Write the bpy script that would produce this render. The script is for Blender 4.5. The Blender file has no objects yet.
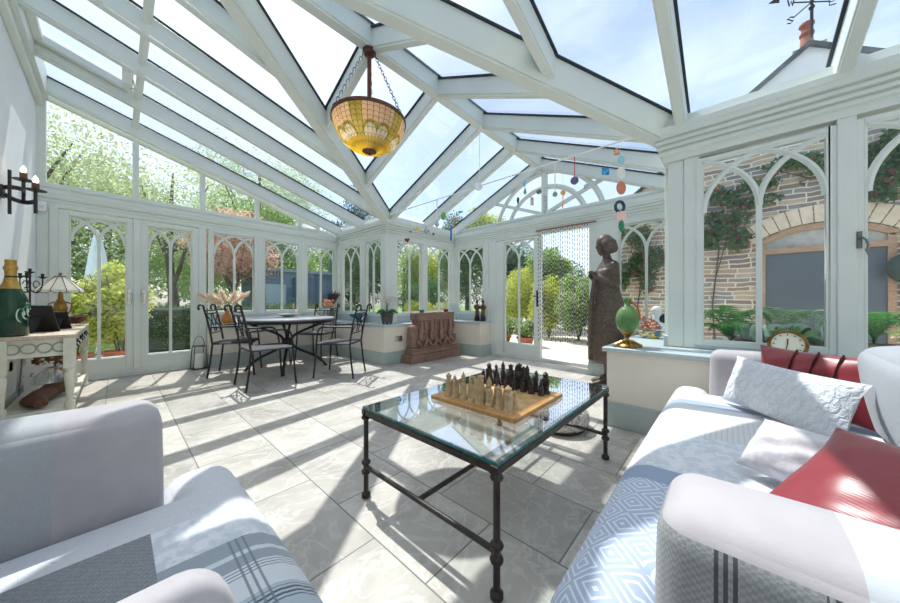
import bpy, bmesh, math, random
import numpy as np
from mathutils import Vector, Matrix
from math import pi, sin, cos, radians, atan2, sqrt
random.seed(7)
SC = bpy.context.scene
COL = SC.collection

# ------------------------------------------------------------------ helpers
class MB:
    def __init__(s):
        s.v = []; s.f = []; s.m = []; s.M = Matrix.Identity(4)
    def add(s, vs, fs, mi=0):
        o = len(s.v)
        M = s.M
        s.v += [tuple(M @ Vector(p)) for p in vs]
        s.f += [tuple(i + o for i in f) for f in fs]
        s.m += [mi] * len(fs)
        return s
    def box(s, c, d, rz=0, mi=0):
        x, y, z = d[0]/2, d[1]/2, d[2]/2
        R = Matrix.Rotation(rz, 3, 'Z')
        vs = [Vector(c) + R @ Vector((a*x, b*y, e*z)) for e in (-1, 1) for b in (-1, 1) for a in (-1, 1)]
        return s.add(vs, [(0,2,3,1),(4,5,7,6),(0,1,5,4),(2,6,7,3),(0,4,6,2),(1,3,7,5)], mi)
    def bb(s, a, b, mi=0):
        return s.box([(p+q)/2 for p, q in zip(a, b)], [abs(q-p) for p, q in zip(a, b)], 0, mi)
    def beam(s, p0, p1, w, h, drop=0, up=(0,0,1), mi=0):
        p0 = Vector(p0); p1 = Vector(p1); t = (p1-p0).normalized()
        sd = t.cross(Vector(up)).normalized(); u = sd.cross(t)
        vs = []
        for p in (p0, p1):
            c = p - u*drop
            vs += [c - sd*w/2 - u*h/2, c + sd*w/2 - u*h/2, c + sd*w/2 + u*h/2, c - sd*w/2 + u*h/2]
        return s.add(vs, [(3,2,1,0),(4,5,6,7),(0,1,5,4),(1,2,6,5),(2,3,7,6),(3,0,4,7)], mi)
    def tube(s, pts, r, n=8, closed=False, mi=0, flat=1.0):
        P = [Vector(p) for p in pts]; k = len(P)
        rs = r if isinstance(r, (list, tuple)) else [r]*k
        T = []
        for i in range(k):
            if closed: t = P[(i+1) % k] - P[i-1]
            else: t = P[min(i+1, k-1)] - P[max(i-1, 0)]
            T.append(t.normalized())
        a = Vector((0,0,1)) if abs(T[0].z) < .9 else Vector((1,0,0))
        nrm = (a - T[0]*a.dot(T[0])).normalized()
        vs = []
        for i in range(k):
            nrm = (nrm - T[i]*nrm.dot(T[i])).normalized()
            b = T[i].cross(nrm)
            for j in range(n):
                q = 2*pi*j/n
                vs.append(P[i] + (nrm*cos(q) + b*sin(q)*flat)*rs[i])
        fs = []
        for i in range(k if closed else k-1):
            i2 = (i+1) % k
            for j in range(n):
                j2 = (j+1) % n
                fs.append((i*n+j, i*n+j2, i2*n+j2, i2*n+j))
        if not closed:
            fs.append(tuple(range(n-1, -1, -1))); fs.append(tuple((k-1)*n+j for j in range(n)))
        return s.add(vs, fs, mi)
    def lathe(s, prof, c=(0,0,0), n=24, sx=1, sy=1, R=None, mi=0):
        vs = []; c = Vector(c)
        for r, z in prof:
            for j in range(n):
                q = 2*pi*j/n
                p = Vector((r*cos(q)*sx, r*sin(q)*sy, z))
                vs.append(c + (R @ p if R else p))
        fs = []
        for i in range(len(prof)-1):
            for j in range(n):
                j2 = (j+1) % n
                fs.append((i*n+j, i*n+j2, (i+1)*n+j2, (i+1)*n+j))
        if prof[0][0] > 1e-6: fs.append(tuple(range(n-1, -1, -1)))
        if prof[-1][0] > 1e-6: fs.append(tuple((len(prof)-1)*n+j for j in range(n)))
        return s.add(vs, fs, mi)
    def sph(s, c, r, n=16, m=10, R=None, mi=0):
        rx, ry, rz = (r, r, r) if not isinstance(r, (tuple, list)) else r
        prof = [(max(1e-5, sin(pi*i/m)), -cos(pi*i/m)*rz) for i in range(m+1)]
        return s.lathe(prof, c, n, rx, ry, R, mi)
    def loft(s, rings, mi=0, cap=True):
        n = len(rings[0]); vs = [p for r in rings for p in r]; fs = []
        for i in range(len(rings)-1):
            for j in range(n):
                j2 = (j+1) % n
                fs.append((i*n+j, i*n+j2, (i+1)*n+j2, (i+1)*n+j))
        if cap:
            fs.append(tuple(range(n-1, -1, -1))); fs.append(tuple((len(rings)-1)*n+j for j in range(n)))
        return s.add(vs, fs, mi)
    def prism(s, poly, vec, mi=0):
        n = len(poly); v = Vector(vec)
        vs = [Vector(p) for p in poly] + [Vector(p)+v for p in poly]
        fs = [tuple(range(n-1, -1, -1)), tuple(range(n, 2*n))] + [(i, (i+1) % n, (i+1) % n + n, i+n) for i in range(n)]
        return s.add(vs, fs, mi)
    def rbox(s, c, d, r, seg=4, crown=(0,0,0), k=10, wob=0, rz=0, mi=0):
        # rounded box; crown bulges each pair of faces outwards
        R3 = Matrix.Rotation(rz, 3, 'Z')
        c = Vector(c); hx = [q/2 for q in d]
        idx = {}; vs = []; fs = []
        def vert(p):
            key = tuple(round(q, 5) for q in p)
            if key in idx: return idx[key]
            h = [q*hx[i] for i, q in enumerate(p)]
            inner = Vector([max(-(hx[i]-r), min(hx[i]-r, h[i])) for i in range(3)])
            e = Vector(h) - inner
            q = inner + (e.normalized()*r if e.length > 1e-9 else e)
            for i in range(3):
                o = [p[j] for j in range(3) if j != i]
                q[i] += crown[i]*p[i]*max(0, (1-o[0]**2))*max(0, (1-o[1]**2))
            if wob:
                q += Vector((sin(7*q.y+3*q.z), sin(8*q.z+5*q.x), sin(9*q.x+6*q.y)))*wob
            vs.append(c + R3 @ q); idx[key] = len(vs)-1
            return idx[key]
        # parameter rows denser near the edges
        def rows(i):
            a = min(.98, r/hx[i]*1.0)
            e = [-1 + a*(1-cos(pi/2*j/seg)) for j in range(seg)]
            mid = [(-1+a) + (2-2*a)*j/k for j in range(k+1)]
            return e + mid + [-q for q in reversed(e)]
        rw = [rows(0), rows(1), rows(2)]
        for ax in range(3):
            b, e = [(1,2),(2,0),(0,1)][ax]
            for sg in (-1, 1):
                for i in range(len(rw[b])-1):
                    for j in range(len(rw[e])-1):
                        q = []
                        for (ii, jj) in ((i,j),(i+1,j),(i+1,j+1),(i,j+1)):
                            p = [0,0,0]; p[ax] = sg; p[b] = rw[b][ii]; p[e] = rw[e][jj]
                            q.append(vert(p))
                        if sg < 0: q.reverse()
                        fs.append(tuple(q))
        return s.add(vs, fs, mi)
    def pillow(s, w, h, t, n=16, pinch=.12, wob=.006, mi=0):
        # lies in local x (w), z (h); thickness along y
        vs = []; fs = []
        for sd in (-1, 1):
            for i in range(n+1):
                for j in range(n+1):
                    u = -1+2*i/n; v = -1+2*j/n
                    x = u*w/2*(1-pinch*(1-v*v)*u*u*.6); z = v*h/2*(1-pinch*(1-u*u)*v*v*.6)
                    th = t/2*max(0, (1-u**2))**.45*max(0, (1-v**2))**.45
                    th += wob*sin(9*u+4*v)*sin(7*v-3*u)*(1-u*u)*(1-v*v)
                    vs.append((x, sd*th, z))
        m = (n+1)**2
        for sd in (0, 1):
            for i in range(n):
                for j in range(n):
                    q = [sd*m+i*(n+1)+j, sd*m+(i+1)*(n+1)+j, sd*m+(i+1)*(n+1)+j+1, sd*m+i*(n+1)+j+1]
                    fs.append(tuple(q if sd == 0 else q[::-1]))
        return s.add(vs, fs, mi)
    def build(s, name, mat, parent=None, smooth=True, ang=38, bevel=0, norm=True, weld=True):
        me = bpy.data.meshes.new(name)
        me.from_pydata(s.v, [], s.f)
        mats = mat if isinstance(mat, (list, tuple)) else [mat]
        for q in mats: me.materials.append(q)
        if len(mats) > 1: me.polygons.foreach_set('material_index', s.m)
        if norm:
            b = bmesh.new(); b.from_mesh(me)
            if weld: bmesh.ops.remove_doubles(b, verts=b.verts, dist=1e-5)
            bmesh.ops.recalc_face_normals(b, faces=b.faces)
            b.to_mesh(me); b.free()
        if smooth:
            me.polygons.foreach_set('use_smooth', [True]*len(me.polygons))
            me.set_sharp_from_angle(angle=radians(ang))
        me.update()
        o = bpy.data.objects.new(name, me); COL.objects.link(o)
        if parent: o.parent = parent
        if bevel:
            bv = o.modifiers.new('bevel', 'BEVEL'); bv.width = bevel; bv.segments = 2; bv.limit_method = 'ANGLE'
        return o

def tag(o, label=None, cat=None, group=None, kind=None):
    if label: o['label'] = label
    if cat: o['category'] = cat
    if group: o['group'] = group
    if kind: o['kind'] = kind
    return o
def thing(name, label, cat, loc=(0,0,0), rz=0, group=None, kind=None):
    o = bpy.data.objects.new(name, None); COL.objects.link(o)
    o.location = loc; o.rotation_euler = (0, 0, rz); o.empty_display_size = .1
    return tag(o, label, cat, group, kind)
def copy_tree(o, parent=None):
    c = o.copy(); COL.objects.link(c)
    if parent: c.parent = parent
    for ch in list(o.children): copy_tree(ch, c)
    return c
def arc(c, r, a0, a1, n, ax='xz', rz=None):
    rz = r if rz is None else rz
    out = []
    for i in range(n+1):
        q = a0 + (a1-a0)*i/n
        a, b = r*cos(q), rz*sin(q)
        p = {'xz': (a, 0, b), 'xy': (a, b, 0), 'yz': (0, a, b)}[ax]
        out.append(Vector(c) + Vector(p))
    return out
def bez(p0, p1, p2, p3, n=10):
    P = [Vector(p) for p in (p0, p1, p2, p3)]
    return [P[0]*(1-t)**3 + P[1]*3*t*(1-t)**2 + P[2]*3*t*t*(1-t) + P[3]*t**3 for t in [i/n for i in range(n+1)]]

# ------------------------------------------------------------------ materials
def srgb(r, g, b):
    return tuple(((c/255)/12.92 if c/255 <= .04045 else ((c/255+.055)/1.055)**2.4) for c in (r, g, b)) + (1,)
class NT:
    def __init__(s, name):
        s.mat = bpy.data.materials.new(name); s.mat.use_nodes = True
        s.t = s.mat.node_tree; s.t.nodes.clear()
        s.out = s.t.nodes.new('ShaderNodeOutputMaterial')
    def n(s, typ, ins=None, **pr):
        nd = s.t.nodes.new('ShaderNode' + typ)
        for k, v in pr.items(): setattr(nd, k, v)
        for k, v in (ins or {}).items():
            if hasattr(v, 'is_output'): s.t.links.new(v, nd.inputs[k])
            else: nd.inputs[k].default_value = v
        return nd
    def obj(s): return s.n('TexCoord').outputs['Object']
    def math(s, op, a, b=None, c=None):
        ins = {0: a}
        if b is not None: ins[1] = b
        if c is not None: ins[2] = c
        return s.n('Math', ins, operation=op).outputs[0]
    def mix(s, f, a, b, mode='MIX'):
        return s.n('Mix', {0: f, 6: a, 7: b}, data_type='RGBA', blend_type=mode).outputs[2]
    def noise(s, vec, sc, det=4, rough=.55):
        return s.n('TexNoise', {'Vector': vec, 'Scale': sc, 'Detail': det, 'Roughness': rough}).outputs[0]
    def ramp(s, f, stops, interp='LINEAR'):
        r = s.n('ValToRGB', {0: f}); r.color_ramp.interpolation = interp
        e = r.color_ramp.elements
        while len(e) < len(stops): e.new(.5)
        for i, (p, c) in enumerate(stops): e[i].position = p; e[i].color = c
        return r.outputs[0]
    def scale(s, vec, v):
        return s.n('Mapping', {'Vector': vec, 'Scale': v}).outputs[0]
    def bump(s, h, st=.3, d=.01):
        return s.n('Bump', {'Height': h, 'Strength': st, 'Distance': d}).outputs[0]
    def pbr(s, col, rough=.5, metal=0, nrm=None, **kw):
        ins = {'Base Color': col, 'Roughness': rough, 'Metallic': metal}
        if nrm is not None: ins['Normal'] = nrm
        ins.update(kw)
        p = s.n('BsdfPrincipled', ins)
        s.t.links.new(p.outputs[0], s.out.inputs[0]); return s.mat
def M(name, col, col2=None, sc=12, rough=.5, metal=0, bump=0, bsc=60, stretch=None, contrast=(.35, .65), **kw):
    t = NT(name); v = t.obj()
    if stretch: v = t.scale(v, stretch)
    c = col
    if col2: c = t.ramp(t.noise(v, sc), [(contrast[0], col), (contrast[1], col2)])
    nr = t.bump(t.noise(v, bsc, 3), bump) if bump else None
    return t.pbr(c, rough, metal, nr, **kw)
def glassmat(name, tint=(1,1,1,1), ior=1.45, rough=0.0, boost=1.0):
    t = NT(name)
    bf = t.n('NewGeometry').outputs['Backfacing']
    io = t.math('ADD', t.math('MULTIPLY', bf, 1/ior - ior), ior)      # both faces of a sheet reflect alike
    fr = t.n('Fresnel', {'IOR': io}).outputs[0]
    fr = t.math('MULTIPLY', fr, boost)
    tr = t.n('BsdfTransparent', {'Color': tint}).outputs[0]
    gl = t.n('BsdfGlossy', {'Color': (1,1,1,1), 'Roughness': rough}).outputs[0]
    mx = t.n('MixShader', {0: fr, 1: tr, 2: gl})
    t.t.links.new(mx.outputs[0], t.out.inputs[0]); return t.mat
def leafmat(name, a, b, c=None, trans=.45, sc=2.6):
    t = NT(name); v = t.obj()
    st = [(.3, a), (.62, b)] + ([(.75, c)] if c else [])
    col = t.ramp(t.noise(v, sc, 6, .7), st)
    d = t.n('BsdfDiffuse', {'Color': col}).outputs[0]
    tl = t.n('BsdfTranslucent', {'Color': col}).outputs[0]
    mx = t.n('MixShader', {0: trans, 1: d, 2: tl})
    t.t.links.new(mx.outputs[0], t.out.inputs[0]); return t.mat

PAINT = M('sage_paint', srgb(225,230,223), srgb(220,225,218), 3, .45, bump=.03, bsc=40)
SILL = M('sage_sill_paint', srgb(188,201,203), srgb(182,195,198), 3, .35)
CREAM = M('cream_wall_paint', srgb(236,227,214), srgb(231,221,207), 2, .8)
WHITEWALL = M('white_wall_paint', srgb(236,237,235), srgb(230,232,231), 2, .8, bump=.05, bsc=30)
BASEP = M('skirting_paint', srgb(178,189,186), srgb(173,184,181), 3, .45)
GASKET = M('black_gasket', srgb(42,52,56), rough=.6)
PANE = glassmat('window_pane', (.97,.985,.98,1), 1.4, 0, .9)
ROOFPANE = glassmat('roof_pane', (.93,.965,.985,1), 1.4, 0, .9)
TOPGLASS = glassmat('table_glass', (.955,.985,.975,1), 1.5, 0, 2.6)
GLASSEDGE = M('glass_edge', srgb(40,105,105), srgb(70,140,135), 30, .15)
IRON = M('dark_iron', srgb(58,54,52), srgb(72,66,62), 25, .42, .6, bump=.1, bsc=90)
BLACKIRON = M('black_wrought_iron', srgb(38,38,40), srgb(50,49,50), 30, .45, .3)
BRASS = M('aged_brass', srgb(176,136,72), srgb(120,88,44), 20, .32, .9)
CHROME = M('satin_nickel', srgb(200,196,186), rough=.25, metal=1)
BRONZE = M('bronze_patina', srgb(104,90,80), srgb(80,69,62), 30, .5, .25, bump=.55, bsc=45)
BRONZESMOOTH = M('dark_bronze', srgb(92,74,60), srgb(66,54,48), 9, .42, .35, bump=.12, bsc=60)
WOODBOARD = M('honey_wood', srgb(208,160,100), srgb(190,138,80), 10, .4, stretch=(1,8,1))
DRIFT = M('brown_driftwood', srgb(112,68,44), srgb(70,42,30), 8, .7, stretch=(2,14,4), bump=.5, bsc=20)
TERRA = M('terracotta', srgb(196,120,84), srgb(176,98,66), 14, .8)
STONEPIECE = M('beige_chess_stone', srgb(212,186,146), srgb(182,154,116), 40, .7, bump=.5, bsc=120)
DARKPIECE = M('black_chess_stone', srgb(46,36,38), srgb(62,48,46), 40, .38, bump=.4, bsc=120)
SANDSTONE = M('brown_carved_stone', srgb(150,120,105), srgb(132,102,90), 9, .85, bump=.35, bsc=70)
BLACK = M('black_card', srgb(28,28,30), rough=.6)
WHITEP = M('white_plastic', srgb(240,240,238), rough=.4)
WAX = M('cream_wax', srgb(240,230,208), rough=.5)
WHITEGLZ = M('white_glaze', srgb(238,238,234), rough=.2)
CONSOLE = M('cream_distressed_paint', srgb(222,220,204), srgb(204,200,180), 9, .6, bump=.1)
CONSOLETOP = M('worn_wood_top', srgb(206,190,168), srgb(186,166,142), 6, .55, stretch=(10,1,1))

def floor_mat():
    t = NT('stone_floor_tile')
    v = t.n('TexCoord').outputs['Object']
    sp = t.n('SeparateXYZ', {0: v})
    u = t.math('ADD', sp.outputs[1], 10 - .083 + .63*0)     # along Y
    w = t.math('ADD', sp.outputs[0], .402*20 - .338)
    cv = t.n('CombineXYZ', {0: u, 1: w, 2: 0.0}).outputs[0]
    br = t.n('TexBrick', {'Vector': cv, 'Color1': (0,0,0,1), 'Color2': (1,1,1,1), 'Mortar': (.5,.5,.5,1), 'Scale': 1.0,
        'Mortar Size': .0032, 'Mortar Smooth': 0.0, 'Bias': 0.0, 'Brick Width': .63, 'Row Height': .402})
    br.offset = .5; br.offset_frequency = 2; br.squash = 1; br.squash_frequency = 2
    rnd = br.outputs['Color']
    off = t.n('VectorMath', {0: v, 1: t.n('VectorMath', {0: rnd, 1: (7,3,5)}, operation='MULTIPLY').outputs[0]}, operation='ADD').outputs[0]
    big = t.noise(off, 2.2, 6, .62)
    ws = t.n('TexNoise', {'Vector': off, 'Scale': 3.2, 'Detail': 8, 'Roughness': .6, 'Distortion': 1.6}).outputs[0]
    c = t.ramp(big, [(.28, srgb(160,152,143)), (.5, srgb(194,187,177)), (.72, srgb(216,209,199))])
    vein = t.ramp(t.math('ABSOLUTE', t.math('SUBTRACT', ws, .5)), [(0, (1,1,1,1)), (.035, (0,0,0,1))])
    c = t.mix(t.math('MULTIPLY', vein, .5), c, srgb(230,224,215))
    tone = t.ramp(rnd, [(0, srgb(232,232,232)), (1, srgb(255,255,255))])
    c = t.mix(1.0, c, tone, 'MULTIPLY')
    c = t.mix(br.outputs['Fac'], c, srgb(120,116,110))
    rg = t.ramp(ws, [(.3, (.34,.34,.34,1)), (.7, (.5,.5,.5,1))])
    return t.pbr(c, rg, 0, t.bump(t.math('SUBTRACT', t.math('MULTIPLY', big, .15), br.outputs['Fac']), .25, .004))
FLOOR = floor_mat()

def stonewall_mat():
    t = NT('slate_stone_wall')
    v = t.n('TexCoord').outputs['Object']
    nz = t.n('TexNoise', {'Vector': v, 'Scale': 2.5, 'Detail': 3}).outputs['Color']
    v2 = t.n('VectorMath', {0: v, 1: t.n('VectorMath', {0: nz, 1: (.03,.16,.11)}, operation='MULTIPLY').outputs[0]}, operation='ADD').outputs[0]
    sp = t.n('SeparateXYZ', {0: v2})
    cv = t.n('CombineXYZ', {0: t.math('ADD', sp.outputs[1], 20.0), 1: t.math('ADD', sp.outputs[2], 1.0), 2: 0.0}).outputs[0]
    br = t.n('TexBrick', {'Vector': cv, 'Color1': (0,0,0,1), 'Color2': (1,1,1,1), 'Mortar': (.5,.5,.5,1), 'Scale': 1.0,
        'Mortar Size': .011, 'Mortar Smooth': .25, 'Bias': 0.0, 'Brick Width': .30, 'Row Height': .078})
    br.offset = .37; br.offset_frequency = 3; br.squash = 1.7; br.squash_frequency = 4
    c = t.ramp(br.outputs['Color'], [(0, srgb(150,138,128)), (.16, srgb(196,176,152)), (.32, srgb(160,160,160)), (.48, srgb(214,196,170)), (.64, srgb(172,150,132)), (.8, srgb(142,142,146)), (.92, srgb(206,192,176))], 'CONSTANT')
    c = t.mix(t.math('MULTIPLY', t.noise(v, 9, 5), .4), c, srgb(128,118,108))
    c = t.mix(br.outputs['Fac'], c, srgb(236,228,212))
    return t.pbr(c, .9, 0, t.bump(t.math('SUBTRACT', t.noise(v, 30), br.outputs['Fac']), .7, .02))
STONEWALL = stonewall_mat()
RENDERW = M('pale_render', srgb(236,238,238), srgb(228,231,232), 3, .9)
SLATE = M('roof_slate', srgb(84,88,94), srgb(64,68,74), 8, .7, bump=.4)
GRAVEL = M('pale_gravel', srgb(228,220,208), srgb(204,194,180), 60, .95, bump=.6, bsc=90)
LAWN = M('lawn', srgb(120,150,70), srgb(92,124,54), 6, .95, bump=.5)
BARK = M('tree_bark', srgb(110,98,84), srgb(78,68,58), 10, .9, stretch=(4,4,1), bump=.6)
LEAF_MID = leafmat('leaf_mid', srgb(120,152,88), srgb(170,194,122), srgb(216,226,166), .6)
LEAF_PALE = leafmat('leaf_pale', srgb(172,192,146), srgb(214,222,182), srgb(244,244,216), .6)
LEAF_YEL = leafmat('leaf_yellow', srgb(172,190,90), srgb(212,216,124), srgb(240,238,170), .5)
LEAF_DARK = leafmat('leaf_dark', srgb(74,108,80), srgb(112,146,104), srgb(156,180,132), .45)
LEAF_BLUE = leafmat('leaf_blue', srgb(64,98,106), srgb(96,132,132), srgb(140,168,156), .35)
LEAF_RED = leafmat('leaf_russet', srgb(206,166,146), srgb(228,200,178), srgb(214,216,160), .6)
LEAF_HEDGE = leafmat('leaf_hedge', srgb(84,108,76), srgb(122,146,92), srgb(196,208,140), .3, 3)
ROSE = leafmat('rose_petal', srgb(160,40,48), srgb(190,70,76), srgb(214,120,110), .3, 6)
WHITEPETAL = leafmat('white_petal', srgb(245,244,240), srgb(236,232,224), srgb(250,226,210), .3, 6)
PINKPETAL = leafmat('pink_petal', srgb(232,150,130), srgb(240,190,160), srgb(216,96,92), .3, 6)
SUN_E, SKY_K, SKY_E, EXPO = 2.4, .12, 0.88, 1.1
# ------------------------------------------------------------------ the setting
XA, YB, XC, YD, XE, XF, YR, YEND = -.63, 6.05, 3.15, 4.34, 4.88, 3.09, .37, -2.5
def frame_x(y, sgn=1): return Matrix(((1,0,0,0),(0,sgn,0,y),(0,0,1,0),(0,0,0,1)))
def frame_y(x): return Matrix(((0,1,0,x),(1,0,0,0),(0,0,1,0),(0,0,0,1)))
FB, FC, FD, FE, FR, FF = frame_x(YB), frame_y(XC), frame_x(YD), frame_y(XE), frame_x(YR, -1), frame_y(XF)
def struct(name, mb, mat, label=None, cat=None, parent=None, **k):
    o = mb.build(name, mat, parent, **k)
    return tag(o, label, cat, kind='structure') if not parent else o
NT_ = {'trim': 0, 'window': 0, 'door': 0}
def nm(k): NT_[k] += 1; return '%s_%d' % (k, NT_[k])

m = MB(); m.bb((XA-.1, YEND-.1, -.06), (XE+.06, YB+.06, 0)); struct('floor', m, FLOOR, 'pale grey veined stone tile floor of the conservatory', 'floor', smooth=False)
m = MB(); m.bb((XA-.16, YEND-.1, 0), (XA, YB+.1, 3.68)); struct('wall_left', m, WHITEWALL, 'white plastered house wall behind the console table', 'wall', smooth=False)
m = MB(); m.prism([(XA,YEND-.16,0),(XF+.2,YEND-.16,0),(XF+.2,YEND-.16,2.5),(XA,YEND-.16,3.66)], (0,.16,0)); struct('wall_rear', m, WHITEWALL, 'white plastered wall closing the room behind the two sofas', 'wall', smooth=False)
m = MB(); m.bb((XA, YEND, 0), (XA+.018, YB-.05, .15)); m.bb((XA, YEND, .15), (XA+.01, YB-.05, .165)); struct('baseboard_left', m, BASEP, 'painted skirting at the foot of the white house wall', 'skirting', bevel=.004)

def dwarf(side, boxes, label, skirts, sills):
    m = MB()
    for b in boxes: m.bb(*b)
    struct('wall_' + side, m, CREAM, 'low cream wall under ' + label, 'wall', smooth=False)
    m = MB()
    for b in skirts:
        m.bb((b[0][0], b[0][1], 0), (b[1][0], b[1][1], .17)); 
        d = .005
        m.bb((b[0][0]+d, b[0][1]+d, .17), (b[1][0]-d, b[1][1]-d, .2))
    struct('baseboard_' + side, m, BASEP, 'grey green skirting of the low wall under ' + label, 'skirting', bevel=.004)
    m = MB()
    for b in sills: m.bb((b[0][0], b[0][1], .6), (b[1][0], b[1][1], .635))
    struct(nm('trim'), m, SILL, 'pale blue green sill on the low wall under ' + label, 'window sill', bevel=.006)
H_ = .6
dwarf('back', [((.96,5.81,0),(2.85,6.13,H_))], 'the three windows behind the dining table', [((.945,5.795),(2.87,5.9))], [((.95,5.79),(2.83,6.0))])
dwarf('alcove', [((2.85,4.0,0),(3.23,6.13,H_))], 'the pair of narrow dark windows by the orchid', [((2.835,3.985),(2.95,5.9))], [((2.83,3.98),(3.1,6.0))])
dwarf('bay', [((3.23,4.0,0),(4.95,4.42,H_)), ((4.51,3.36,0),(4.95,4.0,H_))], 'the windows behind the carved stone piece', [((2.94,3.985),(4.5,4.1)), ((4.495,3.345),(4.86,4.05))], [((3.1,3.98),(4.84,4.29)), ((4.48,3.33),(4.84,3.98))])
dwarf('end', [((4.4,.73,0),(4.95,1.41,H_))], 'the rose window behind the bronze statue', [((4.385,.74),(4.5,1.425)), ((4.385,1.36),(4.86,1.425))], [((4.37,.73),(4.84,1.44))])
dwarf('right', [((2.7,YEND,0),(3.17,.73,H_)), ((3.17,.29,0),(4.95,.73,H_))], 'the big window onto the stone house', [((2.685,YEND),(2.8,.745)), ((2.7,.65),(4.4,.745))], [((2.67,YEND),(3.05,.76)), ((3.05,.4),(4.84,.76))])

def bars(m, u0, u1, z0, z1, w, n0, n1, wb=None, wt=None):
    wb = wb or w; wt = wt or w
    m.bb((u0, n0, z0), (u0+w, n1, z1)); m.bb((u1-w, n0, z0), (u1, n1, z1))
    m.bb((u0+w, n0, z0), (u1-w, n1, z0+wb)); m.bb((u0+w, n0, z1-wt), (u1-w, n1, z1))
def tracery(fr, g, rise, parent, n=-.012):
    u0, u1, z0, z1 = g; w = u1-u0; h = w/2
    zs = z1-rise; r = (h*h + rise*rise)/(2*h)
    m = MB(); m.M = fr
    m.bb((u0+h-.016, n-.014, z0-.01), (u0+h+.016, n+.014, zs))
    a1 = math.asin(min(1, rise/r))
    def arcpts(cx, sg): return [(cx - sg*r*cos(a1*i/14), n, zs + r*sin(a1*i/14)) for i in range(15)]
    for cx, sg in ((u0+r, 1), (u0+h-r, -1), (u0+h+r, 1), (u1-r, -1)):
        m.tube(arcpts(cx, sg), .019, 4, flat=.9)
    return m.build('tracery', PAINT, parent)
def pane(fr, g, parent, mat=None):
    m = MB(); m.M = fr
    m.bb((g[0]-.01, -.003, g[2]-.01), (g[1]+.01, .003, g[3]+.01))
    return m.build('pane', mat or PANE, parent, smooth=False)
def window(fr, u0, u1, z0, z1, label, w=.05, rise=.62, n0=-.035):
    m = MB(); m.M = fr
    bars(m, u0, u1, z0, z1, w, n0, .05); bars(m, u0+w-.001, u1-w+.001, z0+w-.001, z1-w+.001, .014, -.018, .03)
    o = struct(nm('window'), m, PAINT, label, 'window', bevel=.004)
    g = (u0+w+.013, u1-w-.013, z0+w+.013, z1-w-.013)
    pane(fr, g, o)
    if rise: tracery(fr, g, rise*(g[1]-g[0]), o)
    return o
def door(fr, u0, u1, g, label, ztop=2.125, z0=.09):
    m = MB(); m.M = fr
    m.bb((u0, -.04, z0), (g[0], .04, ztop)); m.bb((g[1], -.04, z0), (u1, .04, ztop))
    m.bb((g[0], -.04, z0), (g[1], .04, g[2])); m.bb((g[0], -.04, g[3]), (g[1], .04, ztop))
    bars(m, g[0]-.001, g[1]+.001, g[2]-.001, g[3]+.001, .012, -.022, .03)
    o = struct(nm('door'), m, PAINT, label, 'door', bevel=.004)
    g = (g[0]+.011, g[1]-.011, g[2]+.011, g[3]-.011)
    pane(fr, g, o); tracery(fr, g, .64*(g[1]-g[0]), o)
    return o
def post(fr, u0, u1, z0, z1, label, n0=-.045, n1=.08):
    m = MB(); m.M = fr; m.bb((u0, n0, z0), (u1, n1, z1))
    return struct(nm('trim'), m, PAINT, label, 'window post', bevel=.006)

# back wall (behind the dining table)
d1 = door(FB, -.468, .165, (-.385, .10, .263, 2.07), 'left leaf of the glazed garden doors, beside the table lamp')
d2 = door(FB, .235, .862, (.305, .785, .263, 2.07), 'right leaf of the glazed garden doors, beside the wire lantern')
for o, u in ((d1, .13), (d2, .27)):
    m = MB(); m.M = FB
    m.bb((u-.018, -.047, .97), (u+.018, -.04, 1.17))
    m.tube([(u, -.04, 1.12), (u, -.085, 1.12)], .008, 8); m.tube([(u, -.085, 1.12), (u + (.02 if u < .2 else -.02), -.088, 1.12), (u + (.01 if u<.2 else -.01), -.088, 1.0)], .009, 8)
    m.build('handle', CHROME, o, bevel=.002)
m = MB(); m.M = FB; m.bb((.165, -.055, .09), (.235, .045, 2.13)); struct(nm('trim'), m, PAINT, 'meeting stile between the two garden doors', 'door trim', bevel=.004)
m = MB(); m.M = FB; m.bb((-.55, -.06, 0), (.95, .12, .06)); m.bb((-.55, -.045, .06), (.95, .12, .09)); struct(nm('trim'), m, PAINT, 'low threshold under the garden doors', 'threshold', bevel=.004)
post(FB, -.63, -.535, 0, 2.15, 'painted post between the white house wall and the garden doors', -.03)
post(FB, -.535, -.468, .09, 2.15, 'left jamb of the garden doors', -.05)
post(FB, .862, .955, 0, 2.15, 'painted post between the garden doors and the pampas vase', -.05)
window(FB, .99, 1.66, .8, 2.15, 'back window nearest the garden doors, behind the pampas grass')
window(FB, 1.72, 2.39, .8, 2.15, 'middle back window behind the dining table, blue shed outside')
window(FB, 2.45, 3.1, .8, 2.15, 'back window in the corner behind the dark flower arrangement')
post(FB, 1.655, 1.725, .635, 2.15, 'mullion post behind the left pair of iron chairs')
post(FB, 2.385, 2.455, .635, 2.15, 'mullion post behind the far iron chair')
m = MB(); m.M = FB; m.bb((.955, -.05, .635), (3.15, .08, .8)); struct(nm('trim'), m, SILL, 'painted bottom rail of the back windows above the sill', 'window rail', bevel=.005)
# alcove side
window(FC, 5.1, 5.93, .76, 2.15, 'narrow dark alcove window behind the teal bowl')
window(FC, 4.41, 5.03, .76, 2.15, 'alcove window directly behind the white orchid')
post(FC, 5.02, 5.11, .635, 2.15, 'mullion post between the two alcove windows')
post(FC, 5.92, 6.05, .635, 2.15, 'inner corner post by the dark flower arrangement')
m = MB(); m.M = FC; m.bb((4.3, -.05, .635), (6.05, .08, .76)); struct(nm('trim'), m, SILL, 'painted bottom rail behind the teal bowl and orchid', 'window rail', bevel=.005)
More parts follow.
